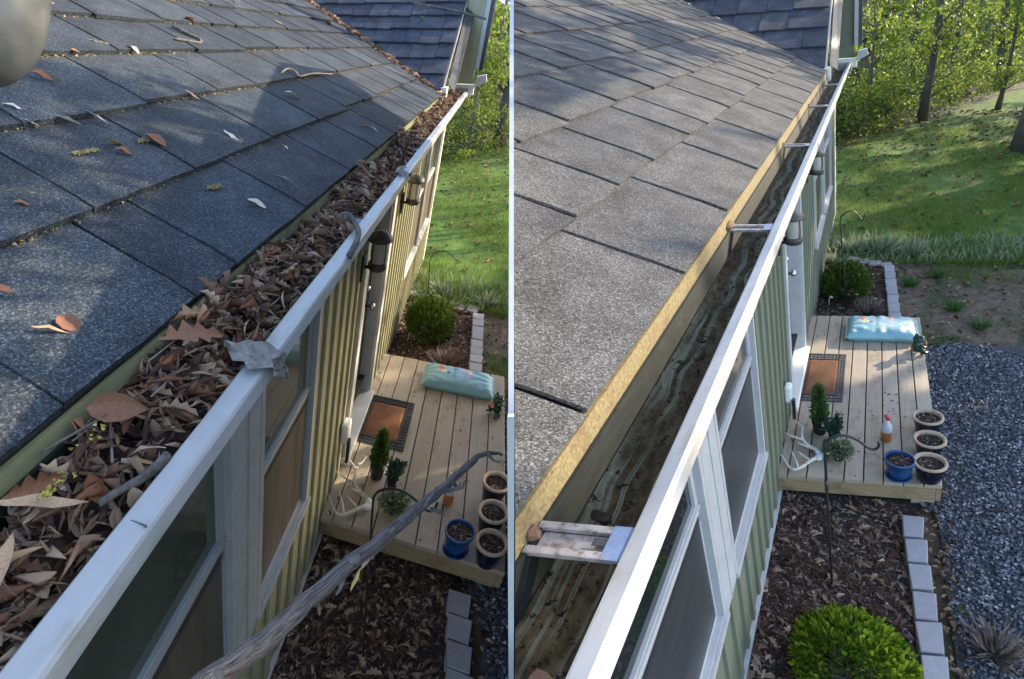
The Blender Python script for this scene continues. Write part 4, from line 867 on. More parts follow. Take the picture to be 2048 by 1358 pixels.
# ------------------------------------------------------------------ potted plants, shrubs
def blades_mass(n, fn, size, mt, name, parent, base=None, faces=None, up=None, **kw):
    """fn(n)->pos (n,3), dirs (n,3); each blade points along its dir"""
    P, D = fn(n); D = D/np.linalg.norm(D, axis=1)[:, None]; n = len(P)
    t = RNG.normal(size=(n, 3)); X = np.cross(t, D); X /= np.linalg.norm(X, axis=1)[:, None]; Y = np.cross(D, X)
    R = np.stack([X, Y, D], 2)
    return scatter(name, base or BLADE[0], faces or BLADE[1], P, R, RNG.uniform(size[0], size[1], n), mt, parent=parent, **kw)
FAN = ([(0, 0, 0), (-.22, .03, .55), (-.1, .05, 1), (.08, .0, .95), (.24, -.03, .5)], [(0, 4, 3, 2, 1)])
def conifer_pot(H, a, b, h, label, k=1.0):
    r = empty('potted_conifer', M=H.mat(a, b, 0, random.uniform(-.3, .3), sc=k), label=label, cat='potted plant', group='potted upright conifers')
    p = MB(); w0, w1, ph = .045, .058, .115
    p.lathe([(.001, .003), (w0, .003), (w1, ph), (w1+.004, ph), (w1+.004, ph+.008), (w1-.004, ph+.008), (w1-.006, ph-.015), (.001, ph-.015)], 8); p.build('nursery_pot', 'black_plastic', r)
    def fn(n):
        z = RNG.uniform(0, 1, n)**1.15; rad = .050*(1-z)**.7*np.where(z < .12, .75, 1)*(.35 + .65*np.sqrt(RNG.uniform(0, 1, n))) + .004
        th = RNG.uniform(0, 2*PI, n); P = np.stack([rad*np.cos(th), rad*np.sin(th), ph + .01 + z*h], 1)
        return P, np.stack([np.cos(th)*.8, np.sin(th)*.8, np.full(n, 1.0)], 1) + RNG.normal(0, .3, (n, 3))
    f = blades_mass(1500, fn, (.022, .05), 'conifer_green', 'foliage', r, *FAN)
    MB().tube([(0, 0, ph-.02), (0, 0, ph + h*.9)], [.006, .002], 6).build('stem', 'bark_twig', r)
    MB().hexa([(.03, -.05, ph), (.045, -.05, ph), (.045, -.048, ph), (.03, -.048, ph), (.03, -.06, ph+.05), (.045, -.06, ph+.05), (.045, -.058, ph+.05), (.03, -.058, ph+.05)]).build('plant_tag', 'white_plastic', r)
def small_conifer(H, a, b, label, k=1.0):
    r = empty('potted_conifer', M=H.mat(a, b, 0, sc=k), label=label, cat='potted plant', group='small potted conifers')
    ph = .075
    MB().lathe([(.001, .003), (.036, .003), (.045, ph), (.048, ph), (.048, ph+.006), (.042, ph+.006), (.04, ph-.01), (.001, ph-.01)], 8).build('nursery_pot', 'black_plastic', r)
    tips = [(random.uniform(-.07, .07), random.uniform(-.06, .06), random.uniform(.07, .17)) for _ in range(9)]
    def fn(n):
        i = RNG.integers(0, len(tips), n); t = RNG.uniform(0, 1, n); T = np.array(tips)[i]
        P = np.stack([T[:, 0]*t*1.0, T[:, 1]*t, ph + T[:, 2]*t], 1) + RNG.normal(0, .009, (n, 3))
        return P, T + np.array([0, 0, .05]) + RNG.normal(0, .06, (n, 3))
    blades_mass(800, fn, (.025, .05), 'blue_conifer', 'foliage', r, *FAN)
    MB().hexa([(.03, -.04, ph-.02), (.042, -.04, ph-.02), (.042, -.038, ph-.02), (.03, -.038, ph-.02), (.032, -.05, ph+.035), (.044, -.05, ph+.035), (.044, -.048, ph+.035), (.032, -.048, ph+.035)]).build('plant_tag', 'white_plastic', r)
def cream_plant(H, a, b, label, k=1.0):
    r = empty('potted_plant', M=H.mat(a, b, 0, sc=k), label=label, cat='potted plant', group='low variegated potted plants')
    MB().lathe([(.001, .003), (.045, .003), (.055, .07), (.058, .072), (.05, .07), (.001, .06)], 12).build('nursery_pot', 'black_plastic', r)
    def fn(n):
        d = RNG.normal(size=(n, 3)); d[:, 2] = np.abs(d[:, 2])*.8 - .1; d /= np.linalg.norm(d, axis=1)[:, None]
        P = d*np.array([.1, .095, .075])*RNG.uniform(.45, 1, n)[:, None] + np.array([0, 0, .075])
        P[:, 2] = np.maximum(P[:, 2], .01); return P, d + RNG.normal(0, .5, (n, 3)) + np.array([0, 0, .3])
    blades_mass(900, fn, (.018, .042), 'cream_flower', 'foliage', r, *FAN)
conifer_pot(A, .46, .335, .30, 'tall potted conifer in a black pot beside left-hand antlers', 1.0)
conifer_pot(B, .56, .275, .36, 'tall potted conifer in a black pot beside right-hand antlers', 1.0)
small_conifer(A, .41, .475, 'small bluish potted conifer between tall conifer and shepherd hook, left', .95)
small_conifer(B, .475, .395, 'small bluish potted conifer behind the variegated plant, right', 1.0)
cream_plant(A, .20, .53, 'low variegated plant in front of small conifer, left-hand deck', .95)
cream_plant(B, .235, .44, 'low variegated plant in front of small conifer, right-hand deck', 1.0)
def shrub(H, a, b, r_, n, mt, label, name='round_shrub', squash=1.0, zc=None, fan=(.05, .09), group=None, twigs=0):
    r = empty(name, M=H.mat(a, b, -.25), label=label, cat='shrub', group=group)
    cl = RNG.normal(size=(48, 3)); cl /= np.linalg.norm(cl, axis=1)[:, None]
    cz = zc if zc is not None else r_*.85
    def fn(n):
        d = RNG.normal(size=(n, 3)); d /= np.linalg.norm(d, axis=1)[:, None]; d = d[d[:, 2] > -.75]; n = len(d)
        near = (d @ cl.T).max(1); q = .74 + .36*(near - .86)/.14 + RNG.normal(0, .05, n)
        P = d*(r_*np.clip(q, .55, 1.05)*(RNG.uniform(.55, 1, n)**.35))[:, None]*np.array([1, 1, squash]) + np.array([0, 0, cz])
        P[:, 2] = np.maximum(P[:, 2], .01); return P, d*.8 + np.array([0, 0, .75]) + RNG.normal(0, .25, (n, 3))
    blades_mass(n, fn, (fan[0], fan[1]), mt, 'foliage', r, *FAN)
    st = MB()
    for i in range(5):
        th = i*1.3; st.tube([(0, 0, 0), (.3*r_*math.cos(th), .3*r_*math.sin(th), cz*.7), (.6*r_*math.cos(th), .6*r_*math.sin(th), cz*1.2)], [.018, .012, .005], 6)
    for i in range(twigs):
        d = Vector(RNG.normal(size=3)); d.z = abs(d.z); d.normalize(); q = Vector((0, 0, cz)) + Vector((d.x, d.y, d.z*squash))*r_*random.uniform(.9, 1.12)
        st.tube([(0, 0, cz*.5), Vector((0, 0, cz*.5)).lerp(q, .6), q], [.006, .004, .002], 5)
    st.build('stem', 'bark_twig', r)
    return r
shrub(A, 3.05, .44, .25, 2600, 'mid_shrub', 'round green shrub beside the far shepherd hook, left-hand bed')
shrub(B, 3.9, .34, .24, 2600, 'mid_shrub', 'round green shrub beside the far shepherd hook, right-hand bed')
shrub(B, -1.50, .60, .285, 6500, 'bright_shrub', 'large bright yellow-green globe shrub in the right-hand mulch bed', fan=(.022, .06), zc=.17, squash=.95, twigs=16)
def dry_clump(H, a, b, r_, label, n=260):
    r = empty('dry_plant', M=H.mat(a, b, -.25), label=label, cat='dead plant')
    def fn(n):
        th = RNG.uniform(0, 2*PI, n); q = RNG.uniform(0, .4, n)*r_
        return np.stack([q*np.cos(th), q*np.sin(th), np.full(n, .0)], 1), np.stack([np.cos(th)*.8, np.sin(th)*.8, RNG.uniform(.3, 1.4, n)], 1)
    blades_mass(n, fn, (r_*.6, r_*1.15), 'dry_stem', 'stems', r, kind='stuff')
dry_clump(A, 2.5, .72, .2, 'low clump of dead brown stems behind the left-hand bag')
dry_clump(B, 3.42, .62, .2, 'low clump of dead brown stems behind the right-hand bag')
def tuft(H, a, b, r_, mt, label, n=120, cat='grass tuft', name='grass_tuft', group=None):
    r = empty(name, M=H.mat(a, b, -.256), label=label, cat=cat, group=group)
    def fn(n):
        th = RNG.uniform(0, 2*PI, n); q = RNG.uniform(0, .35, n)*r_
        return np.stack([q*np.cos(th), q*np.sin(th), np.full(n, .0)], 1), np.stack([np.cos(th)*.7, np.sin(th)*.7, RNG.uniform(.4, 1.5, n)], 1)
    blades_mass(n, fn, (r_*.6, r_*1.3), mt, 'blades', r, kind='stuff')
tuft(B, 5.62, .75, .3, 'pale_grass', 'tall pale grass tuft beyond the flat edging stones')
tuft(B, 5.66, .33, .26, 'pale_grass', 'pale grass tuft close to the right-hand house corner')
tuft(B, 5.5, 1.2, .26, 'pale_grass', 'spreading pale grass tuft past the end of brick edging')
tuft(B, 3.54, 1.62, .14, 'weed_green', 'dark green weed tuft on bare ground beyond the gravel', cat='weed', name='weed')
tuft(B, 3.07, 1.84, .13, 'weed_green', 'green weed tuft at the edge of the gravel', cat='weed', name='weed')
tuft(B, 4.3, 1.18, .14, 'weed_green', 'green weed beside the far brick edging corner', cat='weed', name='weed')
tuft(B, 4.6, 1.5, .15, 'weed_green', 'loose green weed near the lawn on bare ground', cat='weed', name='weed')
tuft(B, -1.2, 1.37, .17, 'dry_stem', 'olive brown grass clump beside the nearest edging bricks', n=200)
tuft(B, -.95, 1.22, .07, 'weed_green', 'small green weed in leaf litter by the edging bricks', n=40, cat='weed', name='weed')
tuft(A, 4.15, 1.2, .2, 'pale_grass', 'pale grass tuft behind the left-hand brick edging')
tuft(A, 4.3, .5, .2, 'pale_grass', 'pale grass tuft by the left-hand house corner')
# plant stakes standing in the far bed
for H, sp in ((A, [(2.85, .2), (2.95, .6)]), (B, [(3.62, .155), (3.72, .455), (4.2, .56)])):
    for i, (a, b) in enumerate(sp):
        o = MB().tube([(0, 0, 0), (.004, 0, .09), (.02, -.01, .13), (.045, -.02, .12)], [.006, .006, .016, .012], 6).build('plant_stake', 'bone', None, M=H.mat(a, b, -.25))
        side = 'left' if H is A else 'right'
        tag(o, f'small pale plant stake in the {side}-hand far bed by the round shrub', 'stake', f'plant stakes in the {side}-hand bed')
# ------------------------------------------------------------------ shepherd hooks
def hook(H, base, neck, arc, r_, label, sleeve=None):
    t = empty('shepherd_hook', H.pt(*base), label=label, cat='hook', group='shepherd hooks')
    P = [Vector(base), Vector(base).lerp(Vector(neck), .5)] + [Vector(p) for p in arc]
    out = []
    for i in range(len(P)-1):
        p0, p1, p2, p3 = P[max(i-1, 0)], P[i], P[i+1], P[min(i+2, len(P)-1)]
        for q in ((0, .25, .5, .75) if i > 0 else (0,)): out.append(.5*((2*p1) + (p2-p0)*q + (2*p0-5*p1+4*p2-p3)*q*q + (3*p1-p0-3*p2+p3)*q**3) if i > 1 else p1.lerp(p2, q))
    out.append(P[-1]); MB().tube(out, r_, 8).build('pole', 'black_metal', t, H, smooth=True)
    if sleeve:
        v = Vector(neck) - Vector(base); MB().tube([Vector(base) + v*sleeve, Vector(base) + v*(sleeve+.07)], r_*1.35, 10).build('sleeve', 'dark_bronze', t, H, smooth=True)
hook(B, (-.814, .452, -.25), (-.814, .422, .99), [(-.814, .422, .993), (-.814, .439, 1.044), (-.814, .478, 1.081), (-.814, .531, 1.092), (-.814, .596, 1.064), (-.814, .649, 1.012), (-.814, .683, 1.0), (-.814, .705, 1.021), (-.814, .707, 1.055)], .0085, 'tall black shepherd hook in front of the right-hand deck', .72)
hook(B, (3.557, .369, -.25), (3.557, .299, .9), [(3.557, .298, .92), (3.557, .326, 1.014), (3.557, .386, 1.057), (3.557, .457, 1.05), (3.557, .523, .968), (3.557, .55, .961), (3.557, .571, 1.023)], .0085, 'far black shepherd hook beside the round shrub, right')
hook(A, (-.628, .546, -.25), (-.628, .456, .9), [(-.628, .459, .922), (-.628, .462, 1.006), (-.628, .491, 1.048), (-.628, .546, 1.076), (-.628, .612, 1.072), (-.628, .668, 1.046), (-.628, .713, 1.01), (-.628, .748, 1.0), (-.628, .771, 1.014), (-.628, .78, 1.065)], .0065, 'black shepherd hook in front of the left-hand deck, behind dead branch', .6)
hook(A, (3.392, .369, -.25), (3.392, .282, .5), [(3.392, .28, .529), (3.392, .286, .64), (3.392, .354, .707), (3.392, .435, .729), (3.392, .532, .697), (3.392, .61, .631), (3.392, .641, .642)], .0065, 'far black shepherd hook beside the round shrub, left')
# ------------------------------------------------------------------ brick edging
def brick(H, par, a, b, la, lb, rot, top, mt, name='brick', taper=.86):
    mb = MB(); ca, sa_ = math.cos(rot), math.sin(rot)
    def p(x, y, z): return (a + x*ca - y*sa_, b + x*sa_ + y*ca, z)
    x, y = la/2, lb/2; j = lambda: random.uniform(-.004, .004)
    mb.hexa([p(-x*.98, -y, -.30), p(x*.98, -y*taper, -.30), p(x*.98, y*taper, -.30), p(-x*.98, y, -.30), p(-x+j(), -y*taper, top+j()), p(x+j(), -y+j(), top+j()), p(x+j(), y+j(), top+j()), p(-x+j(), y*taper, top+j())])
    mb.build(name, mt, par, H, bevel=.004)
for H, rows in ((A, [('near', -.165, 1.105, -.157, .012, 8, .148, .16), ('far', 2.35, 1.09, .165, -.003, 9, .156, .155)]), (B, [('near', -.26, .975, -.228, .013, 8, .208, .15), ('far', 2.95, .935, .262, -.006, 8, .245, .145)])):
    side = 'left' if H is A else 'right'
    for nm, a, b, da, db, n, la, lb in rows:
        t = empty('brick_edging', H.pt(a, b, -.25), label=f'row of grey edging bricks {"in front of" if nm == "near" else "beyond"} the {side}-hand deck', cat='edging', group='brick edgings')
        for i in range(n): brick(H, t, a + da*i, b + db*i, la, lb, random.uniform(-.06, .06), -.19 + random.uniform(-.006, .006), 'concrete_brick')
    p0, p1 = ((3.92, .98), (4.05, .05)) if H is A else ((5.0, .86), (5.32, .08))
    t = empty('stone_edging', H.pt(*p0, -.25), label=f'short row of flat stones closing the far end of the {side}-hand bed', cat='edging', group='flat stone edgings')
    for i in range(6):
        f = i/5.; brick(H, t, p0[0]+(p1[0]-p0[0])*f + random.uniform(-.05, .05), p0[1]+(p1[1]-p0[1])*f, .17, .17, random.uniform(-.5, .5), -.21 + random.uniform(-.02, .01), 'flat_stone', 'stone', .9)
# ------------------------------------------------------------------ the leaf-filled gutter (left-hand house)
def surf(a, b):
    x = (b - .045)/.175
    return 2.312 + .012*math.sin(a*7 + 1) + .010*math.sin(a*17 + b*40) + .03*math.sin(PI*max(0, min(1, x))) + (.062 + .035*math.sin(a*5.3 + 2.5))*max(0, 1 - x*1.15)**1.3
mb = MB(); mb.grid(lambda u, v: (-2.6 + 8.0*u, .042 + .18*v, surf(-2.6 + 8*u, .042 + .18*v) - .035 + random.uniform(-.012, .012)), 260, 7)
mb.build('leaf_mould', 'mulch_soil', None, A, kind='stuff', label='dark leaf mould at the bottom of the clogged gutter')
def leaf_stuff(kind, i, n, ra, size, tilt=1.5):
    m = leaf_mesh(kind, i); a = ra[0] + (ra[1]-ra[0])*RNG.uniform(0, 1, n)**1.25; b = RNG.uniform(.045, .22, n)
    c = np.array([surf(x, y) for x, y in zip(a, b)]) - .012 + RNG.normal(0, .008, n)
    R = np.einsum('ij,njk->nik', house_R(A), rotmats(n, tilt=tilt))
    scatter('gutter_leaves', m.v, m.f, A.arr(np.stack([a, b, c], 1)), R, RNG.uniform(*size, n)*A.k, 'dead_leaf_stuff', kind='stuff', smooth=True)
for kind, i, n, sz in (('lance', 1, 900, (.03, .07)), ('lance', 4, 900, (.03, .06)), ('oval', 2, 450, (.03, .055)), ('broad', 1, 650, (.035, .065)), ('broad', 3, 500, (.03, .06)), ('oak', 2, 320, (.05, .085))): leaf_stuff(kind, i, n, (-2.55, 5.35), sz)
fr_ = 2600; a = -2.5 + 7.8*RNG.uniform(0, 1, fr_)**1.4; b = RNG.uniform(.05, .215, fr_); c = np.array([surf(x, y) for x, y in zip(a, b)]) - .006
scatter('leaf_crumbs', *STRIP, A.arr(np.stack([a, b, c], 1)), rotmats(fr_), RNG.uniform(.008, .03, fr_)*A.k, 'mulch_chip', kind='stuff')
tw_n = 120; a = RNG.uniform(-2.4, 3, tw_n); b = RNG.uniform(.05, .21, tw_n); c = np.array([surf(x, y) for x, y in zip(a, b)]) + .006
scatter('gutter_stems', [(-.5, -.014, 0), (.5, -.01, .05), (.5, .01, .05), (-.5, .014, .0), (0, 0, .035)], [(0, 1, 4), (1, 2, 4), (2, 3, 4), (3, 0, 4)], A.arr(np.stack([a, b, c], 1)), np.einsum('ij,njk->nik', house_R(A), rotmats(tw_n, tilt=.4)), RNG.uniform(.06, .13, tw_n)*A.k, 'dry_stem', kind='stuff')
KL = {'lance': 'narrow dry leaf curled in the near gutter heap', 'oval': 'oval dry leaf in the near gutter heap', 'broad': 'broad crumpled dry leaf in the near gutter heap', 'oak': 'lobed brown oak leaf in the near gutter heap'}
for i in range(285):
    kd = random.choices(('lance', 'oval', 'broad', 'oak'), (.52, .14, .22, .12))[0]
    a = -2.32 + 2.6*(random.random()**1.35); b = random.uniform(.05, .215)
    L = {'lance': random.uniform(.04, .08), 'oval': random.uniform(.035, .055), 'broad': random.uniform(.04, .075), 'oak': random.uniform(.065, .10)}[kd]
    put_leaf(A, kd, a, b, surf(a, b) + random.uniform(-.004, .012), L, random.uniform(0, 6.28), (random.gauss(0, .75), random.gauss(0, .6)), label=KL[kd], cat='leaf', group=f'{kd} leaves heaped in the gutter')
# singled-out leaves, sticks and moss
for kd, a, b, dz, L, rz, tl, lab in (('brown_oak', -1.67, .13, .034, .12, .9, (.3, .2), 'big russet oak leaf on top of the gutter heap'), ('brown_broad', -1.86, .10, .03, .085, .4, (.8, .1), 'ribbed tan leaf arched against the fascia'),
        ('brown_oak', -2.02, .075, .02, .075, 1.2, (1.0, .2), 'upright rust leaf standing by the fascia'), ('tan_lance', -2.05, .13, .03, .10, .3, (0, .1), 'long pale tan leaf lying across the near heap'),
        ('tan_lance', -2.13, .15, .028, .08, 1.9, (.2, -.3), 'split tan leaf sticking up near the gutter lip'), ('tan_lance', -2.16, .09, .03, .07, 1.2, (.3, .3), 'light tan leaf nearest the left frame edge')):
    put_leaf(A, kd, a, b, surf(a, b) + dz, L, rz, tl, label=lab, cat='leaf')
# grey torn leaf folded over the lip
def lip_leaf(a0, L, W, b0, label, seed):
    """a lobed leaf lying across the lip and folding down over its front"""
    rr = random.Random(seed); half = [(0, .03), (.1, .22), (.2, .5), (.3, .3), (.42, .62), (.52, .34), (.64, .55), (.74, .24), (.86, .3), (.94, .12), (1, .02)]; vs = []; fs = []
    for k, (x, w) in enumerate(half):
        for s_ in (-1, -.55, 0, .55, 1):
            d = b0 + x*L; a = a0 + s_*w*W*rr.uniform(.8, 1.15) + .05*x*(1 if x > .5 else .4)*L/.16
            z = .008*math.sin(s_*4 + k) + .012*abs(s_) + rr.uniform(-.002, .003)
            if d < .266: vs.append((a, d, 2.337 + .03*max(0, .25 - d)/.1 + z))
            else: vs.append((a + .25*(d - .266), .276 + .10*(d - .266) + z*.6, 2.333 - .85*(d - .266)))
    for k in range(len(half)-1):
        for j in range(4): q = k*5 + j; fs.append((q, q+5, q+6, q+1))
    MB().add(vs, fs).build('torn_leaf', 'lichen_leaf', None, A, smooth=False, label=label, cat='leaf')
lip_leaf(-1.60, .20, .085, .165, 'torn grey leaf folded over the white gutter lip', 4)
mb = MB(); mb.grid(lambda u, v: (.14 + .2*u, .21 + .075*v, 2.34 + .02*math.sin(u*6) + .012*math.sin(v*7) - (.03*max(0, v-.7)/.3)), 8, 6)
mb.build('torn_leaf', 'lichen_leaf', None, A, smooth=True, label='smaller grey leaf draped on the lip farther along', cat='leaf')
def stick(H, pts, r, label, mt='bark_twig', name='twig', cat='twig', n=7, jit=.2):
    P = [Vector(p) for p in pts]; out = []
    for i in range(len(P)-1):
        p0, p1, p2, p3 = P[max(i-1, 0)], P[i], P[i+1], P[min(i+2, len(P)-1)]
        for t in (0, .33, .66): out.append(.5*((2*p1) + (p2-p0)*t + (2*p0-5*p1+4*p2-p3)*t*t + (3*p1-p0-3*p2+p3)*t**3))
    out.append(P[-1]); k = len(out)
    R = [(r[0] + (r[1]-r[0])*i/(k-1)) for i in range(k)]
    return MB().tube(out, R, n, jit=jit).build(name, mt, None, H, smooth=True, label=label, cat=cat)
stick(A, [(-.78, .15, 2.335), (-.69, .15, 2.365), (-.67, .18, 2.37), (-.74, .235, 2.36), (-.83, .272, 2.352), (-.9, .276, 2.34), (-.95, .274, 2.325)], (.008, .013), 'curled grey twig hooked over the white gutter lip')
stick(A, [(-1.996, .175, 2.338), (-1.962, .194, 2.34), (-1.926, .21, 2.336), (-1.88, .216, 2.335)], (.006, .010), 'mossy dark stick lying along the inside of the lip')
stick(A, [(-1.60, .05, 2.39), (-1.54, .075, 2.375), (-1.48, .10, 2.36)], (.008, .009), 'short grey stick at the fascia end of the heap')
stick(A, [(-1.98, .05, 2.385), (-1.91, .08, 2.385), (-1.83, .10, 2.38), (-1.73, .14, 2.385)], (.003, .0018), 'thin black stem across the near leaves')
stick(A, [(-.86, .1, 2.37), (-.855, .105, 2.34), (-.85, .107, 2.31)], (.011, .010), 'grey stub standing in the gutter gap')
for i, (a, b, n, lab) in enumerate(((-2.03, .13, 26, 'yellow moss flecks on the near tan leaf'), (-1.93, .11, 12, 'small yellow moss patch among the leaves'))):
    P = np.stack([a + RNG.normal(0, .018, n), b + RNG.normal(0, .008, n), np.full(n, surf(a, b) + .036)], 1)
    scatter('moss', *TET, A.arr(P), rotmats(n), RNG.uniform(.004, .009, n)*A.k, 'moss_yellow', label=lab, cat='moss')
# ------------------------------------------------------------------ litter on the left-hand roof
mA = PA['m']; rc = lambda b: 2.412 + (.026 - b)*mA + .006
LIT = [('oval', -1.264, -.768, .051), ('oval', -1.16, -.67, .059), ('stick', -1.045, -.658, .079), ('lance', -1.279, -.692, .045), ('catkin', -1.246, -.523, .116), ('yellow', -1.122, -.525, .093), ('catkin', -1.003, -.506, .085), ('brown', -.975, -.48, .085), ('brown', -1.144, -.473, .047), ('oval', -.33, -1.087, .074), ('stick', -.069, -1.003, .111), ('catkin', -.46, -1.166, .128), ('brown', -1.013, -.921, .063), ('tan', -.972, -.909, .049), ('catkin', -1.136, -.921, .065), ('brown', -.692, -1.078, .034), ('oval', -.229, -.799, .03), ('tan', -.428, -.695, .071), ('stick', -.597, -.388, .095), ('oval', .383, -.532, .108), ('oval', -.386, -.233, .035), ('stick', -.681, -.098, .064), ('oval', -.973, -.075, .063), ('brown', -1.578, -.403, .032), ('brown', -1.799, -.212, .034), ('tan', -1.814, -.088, .054), ('brown', -1.781, -.078, .054), ('twig', .7, -.112, .138), ('oval', .689, -.073, .075), ('catkin', -1.018, -.216, .076), ('tan', 2.023, -1.862, .092), ('brown', .673, -1.444, .085), ('stick', -.361, -1.537, .068), ('oval', -.153, -1.598, .051), ('tan', 2.316, -1.522, .104), ('brown', 4.168, -1.673, .122), ('tan', -.595, -.795, .048)]
NAME = {'oval': ('pale_oval', 'leaf', 'pale oval leaf'), 'stick': ('pale_lance', 'leaf', 'pale narrow leaf stalk'), 'lance': ('tan_lance', 'leaf', 'small tan leaf'), 'yellow': ('yellow_lance', 'leaf', 'yellow curled leaf'), 'brown': ('brown_broad', 'leaf', 'brown leaf scrap'), 'tan': ('tan_lance', 'leaf', 'orange-tan leaf')}
WHERE = ['near the left edge in the second course', 'right of the leftmost pale one', 'beside the two pale ovals', 'at the left below the second course line', 'in the grey fuzzy cluster', 'beside the fuzzy cluster', 'right of the yellow leaf', 'right end of the debris row', 'under the yellow one', 'on the second course line', 'bent, right of the pale oval on the course line', 'below the grey handle end', 'in the small group under the handle end', 'right of the small group under the handle end', 'at the left edge under the handle', 'tiny, beside the course line', 'tiny, in the third course', 'beside a cut line in the third course', 'above the lowest course', 'far toward the gutter end', 'tiny, in the lowest course', 'by the gutter edge', 'alone in the middle of the lowest course', 'small, at the left edge of the lowest course', 'tiny, at the left edge', 'upright left one of the nearest pair', 'right one of the nearest pair', 'reddish, near the leaf-filled gutter', 'beside the reddish twig', 'yellow, lowest course', 'high on the roof', 'on the upper course', 'at the top left', 'tiny, at the top', 'high near the valley', 'in the valley', 'in the middle course']
for (kd, a, b, L), wh in zip(LIT, WHERE):
    k = A.k
    if kd in NAME:
        mk, cat, nm = NAME[kd]
        o = put_leaf(A, mk, a, b, rc(b) + .008, L*1.35/k, random.uniform(-.4, 1.6), (.35*random.uniform(-1, 1) + math.atan(mA)*0, math.atan(mA)*.9), name='fallen_leaf', label=f'{nm} on shingles, {wh}', cat=cat)
    elif kd == 'twig':
        stick(A, [(a - .09, b - .03, rc(b-.03)), (a, b, rc(b) + .004), (a + .06, b + .03, rc(b + .03))], (.004, .003), 'reddish thin twig on the shingles near the gutter', 'brown_leaf')
    else:
        n = 110; t = RNG.uniform(-.5, .5, n); th = random.uniform(-.3, .8); ll = L/k
        P = np.stack([a + t*ll*math.cos(th) + RNG.normal(0, .004, n), b + t*ll*math.sin(th)*.6 + RNG.normal(0, .004, n), np.zeros(n)], 1); P[:, 2] = rc(0) - P[:, 1]*mA + .004
        scatter('catkin', *TET, A.arr(P), rotmats(n), RNG.uniform(.005, .013, n)*k, 'catkin', label=f'fuzzy dried catkin strand on the shingles, {wh}', cat='catkin')
rr_ = lambda P: [(a, b, rc(b) + .012) for a, b, c in P]
stick(A, rr_([(.334, -1.341, 0), (.355, -1.259, 0), (.39, -1.183, 0), (.316, -1.142, 0), (.231, -1.166, 0), (.131, -1.187, 0)]), (.012, .006), 'crooked dark twig lying on the upper left-hand shingles')
stick(A, rr_([(.694, -.756, 0), (.888, -.795, 0), (.937, -.756, 0), (.887, -.695, 0), (1.16, -.704, 0), (1.5, -.66, 0)]), (.008, .006), 'long looped twig on the shingles halfway to the wing', 'tan_leaf')
# grit and debris collected along the course lines and in the valley
Ps = []
for r_ in PA['rows'][1:6]:
    n = 480; t = r_/math.hypot(1, mA); a = RNG.uniform(-2.2, 3.2, n); b = .026 - t + np.abs(RNG.normal(0, .006, n)) ; Ps.append(np.stack([a, b, 2.412 + (.026-b)*mA - .004 + 0*a], 1))
P = np.concatenate(Ps)
scatter('course_grit', *TET, A.arr(P), rotmats(len(P)), RNG.uniform(.004, .013, len(P))*A.k, 'catkin', kind='stuff')
n = 420; t = RNG.uniform(0, 1, n); c_ = t*1.3
P = np.stack([PA['aE'] + c_/PA['mw'] - np.abs(RNG.normal(0, .12, n)) - .1, .04 - c_/mA + RNG.normal(0, .05, n), 2.412 + c_ + .03], 1); P[:, 2] = 2.412 + (.026 - P[:, 1])*mA + .01
ovm = leaf_mesh('broad', 2)
scatter('valley_leaves', ovm.v, ovm.f, A.arr(P), np.einsum('ij,njk->nik', house_R(A), rotmats(n, tilt=.6)), RNG.uniform(.04, .10, n)*A.k, 'dead_leaf_stuff', kind='stuff')
put_leaf(A, 'green_oval', 5.15, -.55, 2.412 + 1.15*.65 + .06, .13, .3, (.2, .5), name='fallen_leaf', label='bright green leaf on the wing shingles of the left-hand house', cat='leaf')
# right-hand roof: almost clean; pale grit along the lines
mB = PB['m']; Ps = []
for r_ in PB['rows'][1:7]:
    n = 420; t = r_/math.hypot(1, mB); a = RNG.uniform(-2.6, 4.2, n); b = .026 - t + np.abs(RNG.normal(0, .004, n)); Ps.append(np.stack([a, b, 2.446 + (.026-b)*mB - .004 + 0*a], 1))
P = np.concatenate(Ps); P = P[(B.arr(P)[:, 0] > .03)]
scatter('course_grit', *TET, B.arr(P), rotmats(len(P)), RNG.uniform(.002, .0065, len(P))*B.k, 'catkin', kind='stuff')
rb_ = lambda b: 2.446 + (.026 - b)*mB + .006
for a, b, L, mk, lab in ((-1.62, -.2, .02, 'brown_broad', 'tiny red-brown leaf bit on the lowest right-hand shingles'), (-2.2, -.13, .022, 'tan_lance', 'tiny orange leaf bit on the nearest right-hand shingles'), (-2.0, -.28, .025, 'brown_broad', 'tiny brown leaf bit near the added white divider'), (5.3, -.25, .05, 'pale_oval', 'small white petal on the dark wing shingles')):
    put_leaf(B, mk, a, b, rb_(b), L, .5, (0, .4), name='leaf_bit', label=lab, cat='leaf')
# crumbs left in the cleaned gutter
n = 200; a = -3 + 9*RNG.uniform(0, 1, n)**1.5; b = np.clip(RNG.normal(.11, .035, n), .05, .185)
P = np.stack([a, b, np.full(n, 2.246)], 1); P = P[B.arr(P)[:, 0] > .02]
scatter('gutter_crumbs', *TET, B.arr(P), rotmats(len(P)), RNG.uniform(.003, .011, len(P))*B.k*RNG.choice([.6, 1, 1.6], len(P)), 'potting_soil', kind='stuff')
for a, b, L in ((-2.6, .075, .05), (-1.75, .1, .03), (-1.9, .07, .028)):
    mb = MB(); mb.ell((0, 0, 0), (L*.75, L*.38, L*.14), 12, 8); mb.v = [(x*(1+random.uniform(-.25, .25)), y*(1+random.uniform(-.25, .25)), z) for x, y, z in mb.v]
    mb.build('muck_lump', 'potting_soil', None, M=B.mat(a, b, 2.244), smooth=True, label={-2.6: 'black lump of muck by the nearest bracket', -1.75: 'small black muck lump under the gutter lip', -1.9: 'black muck lump on the gutter back side'}[a], cat='muck')
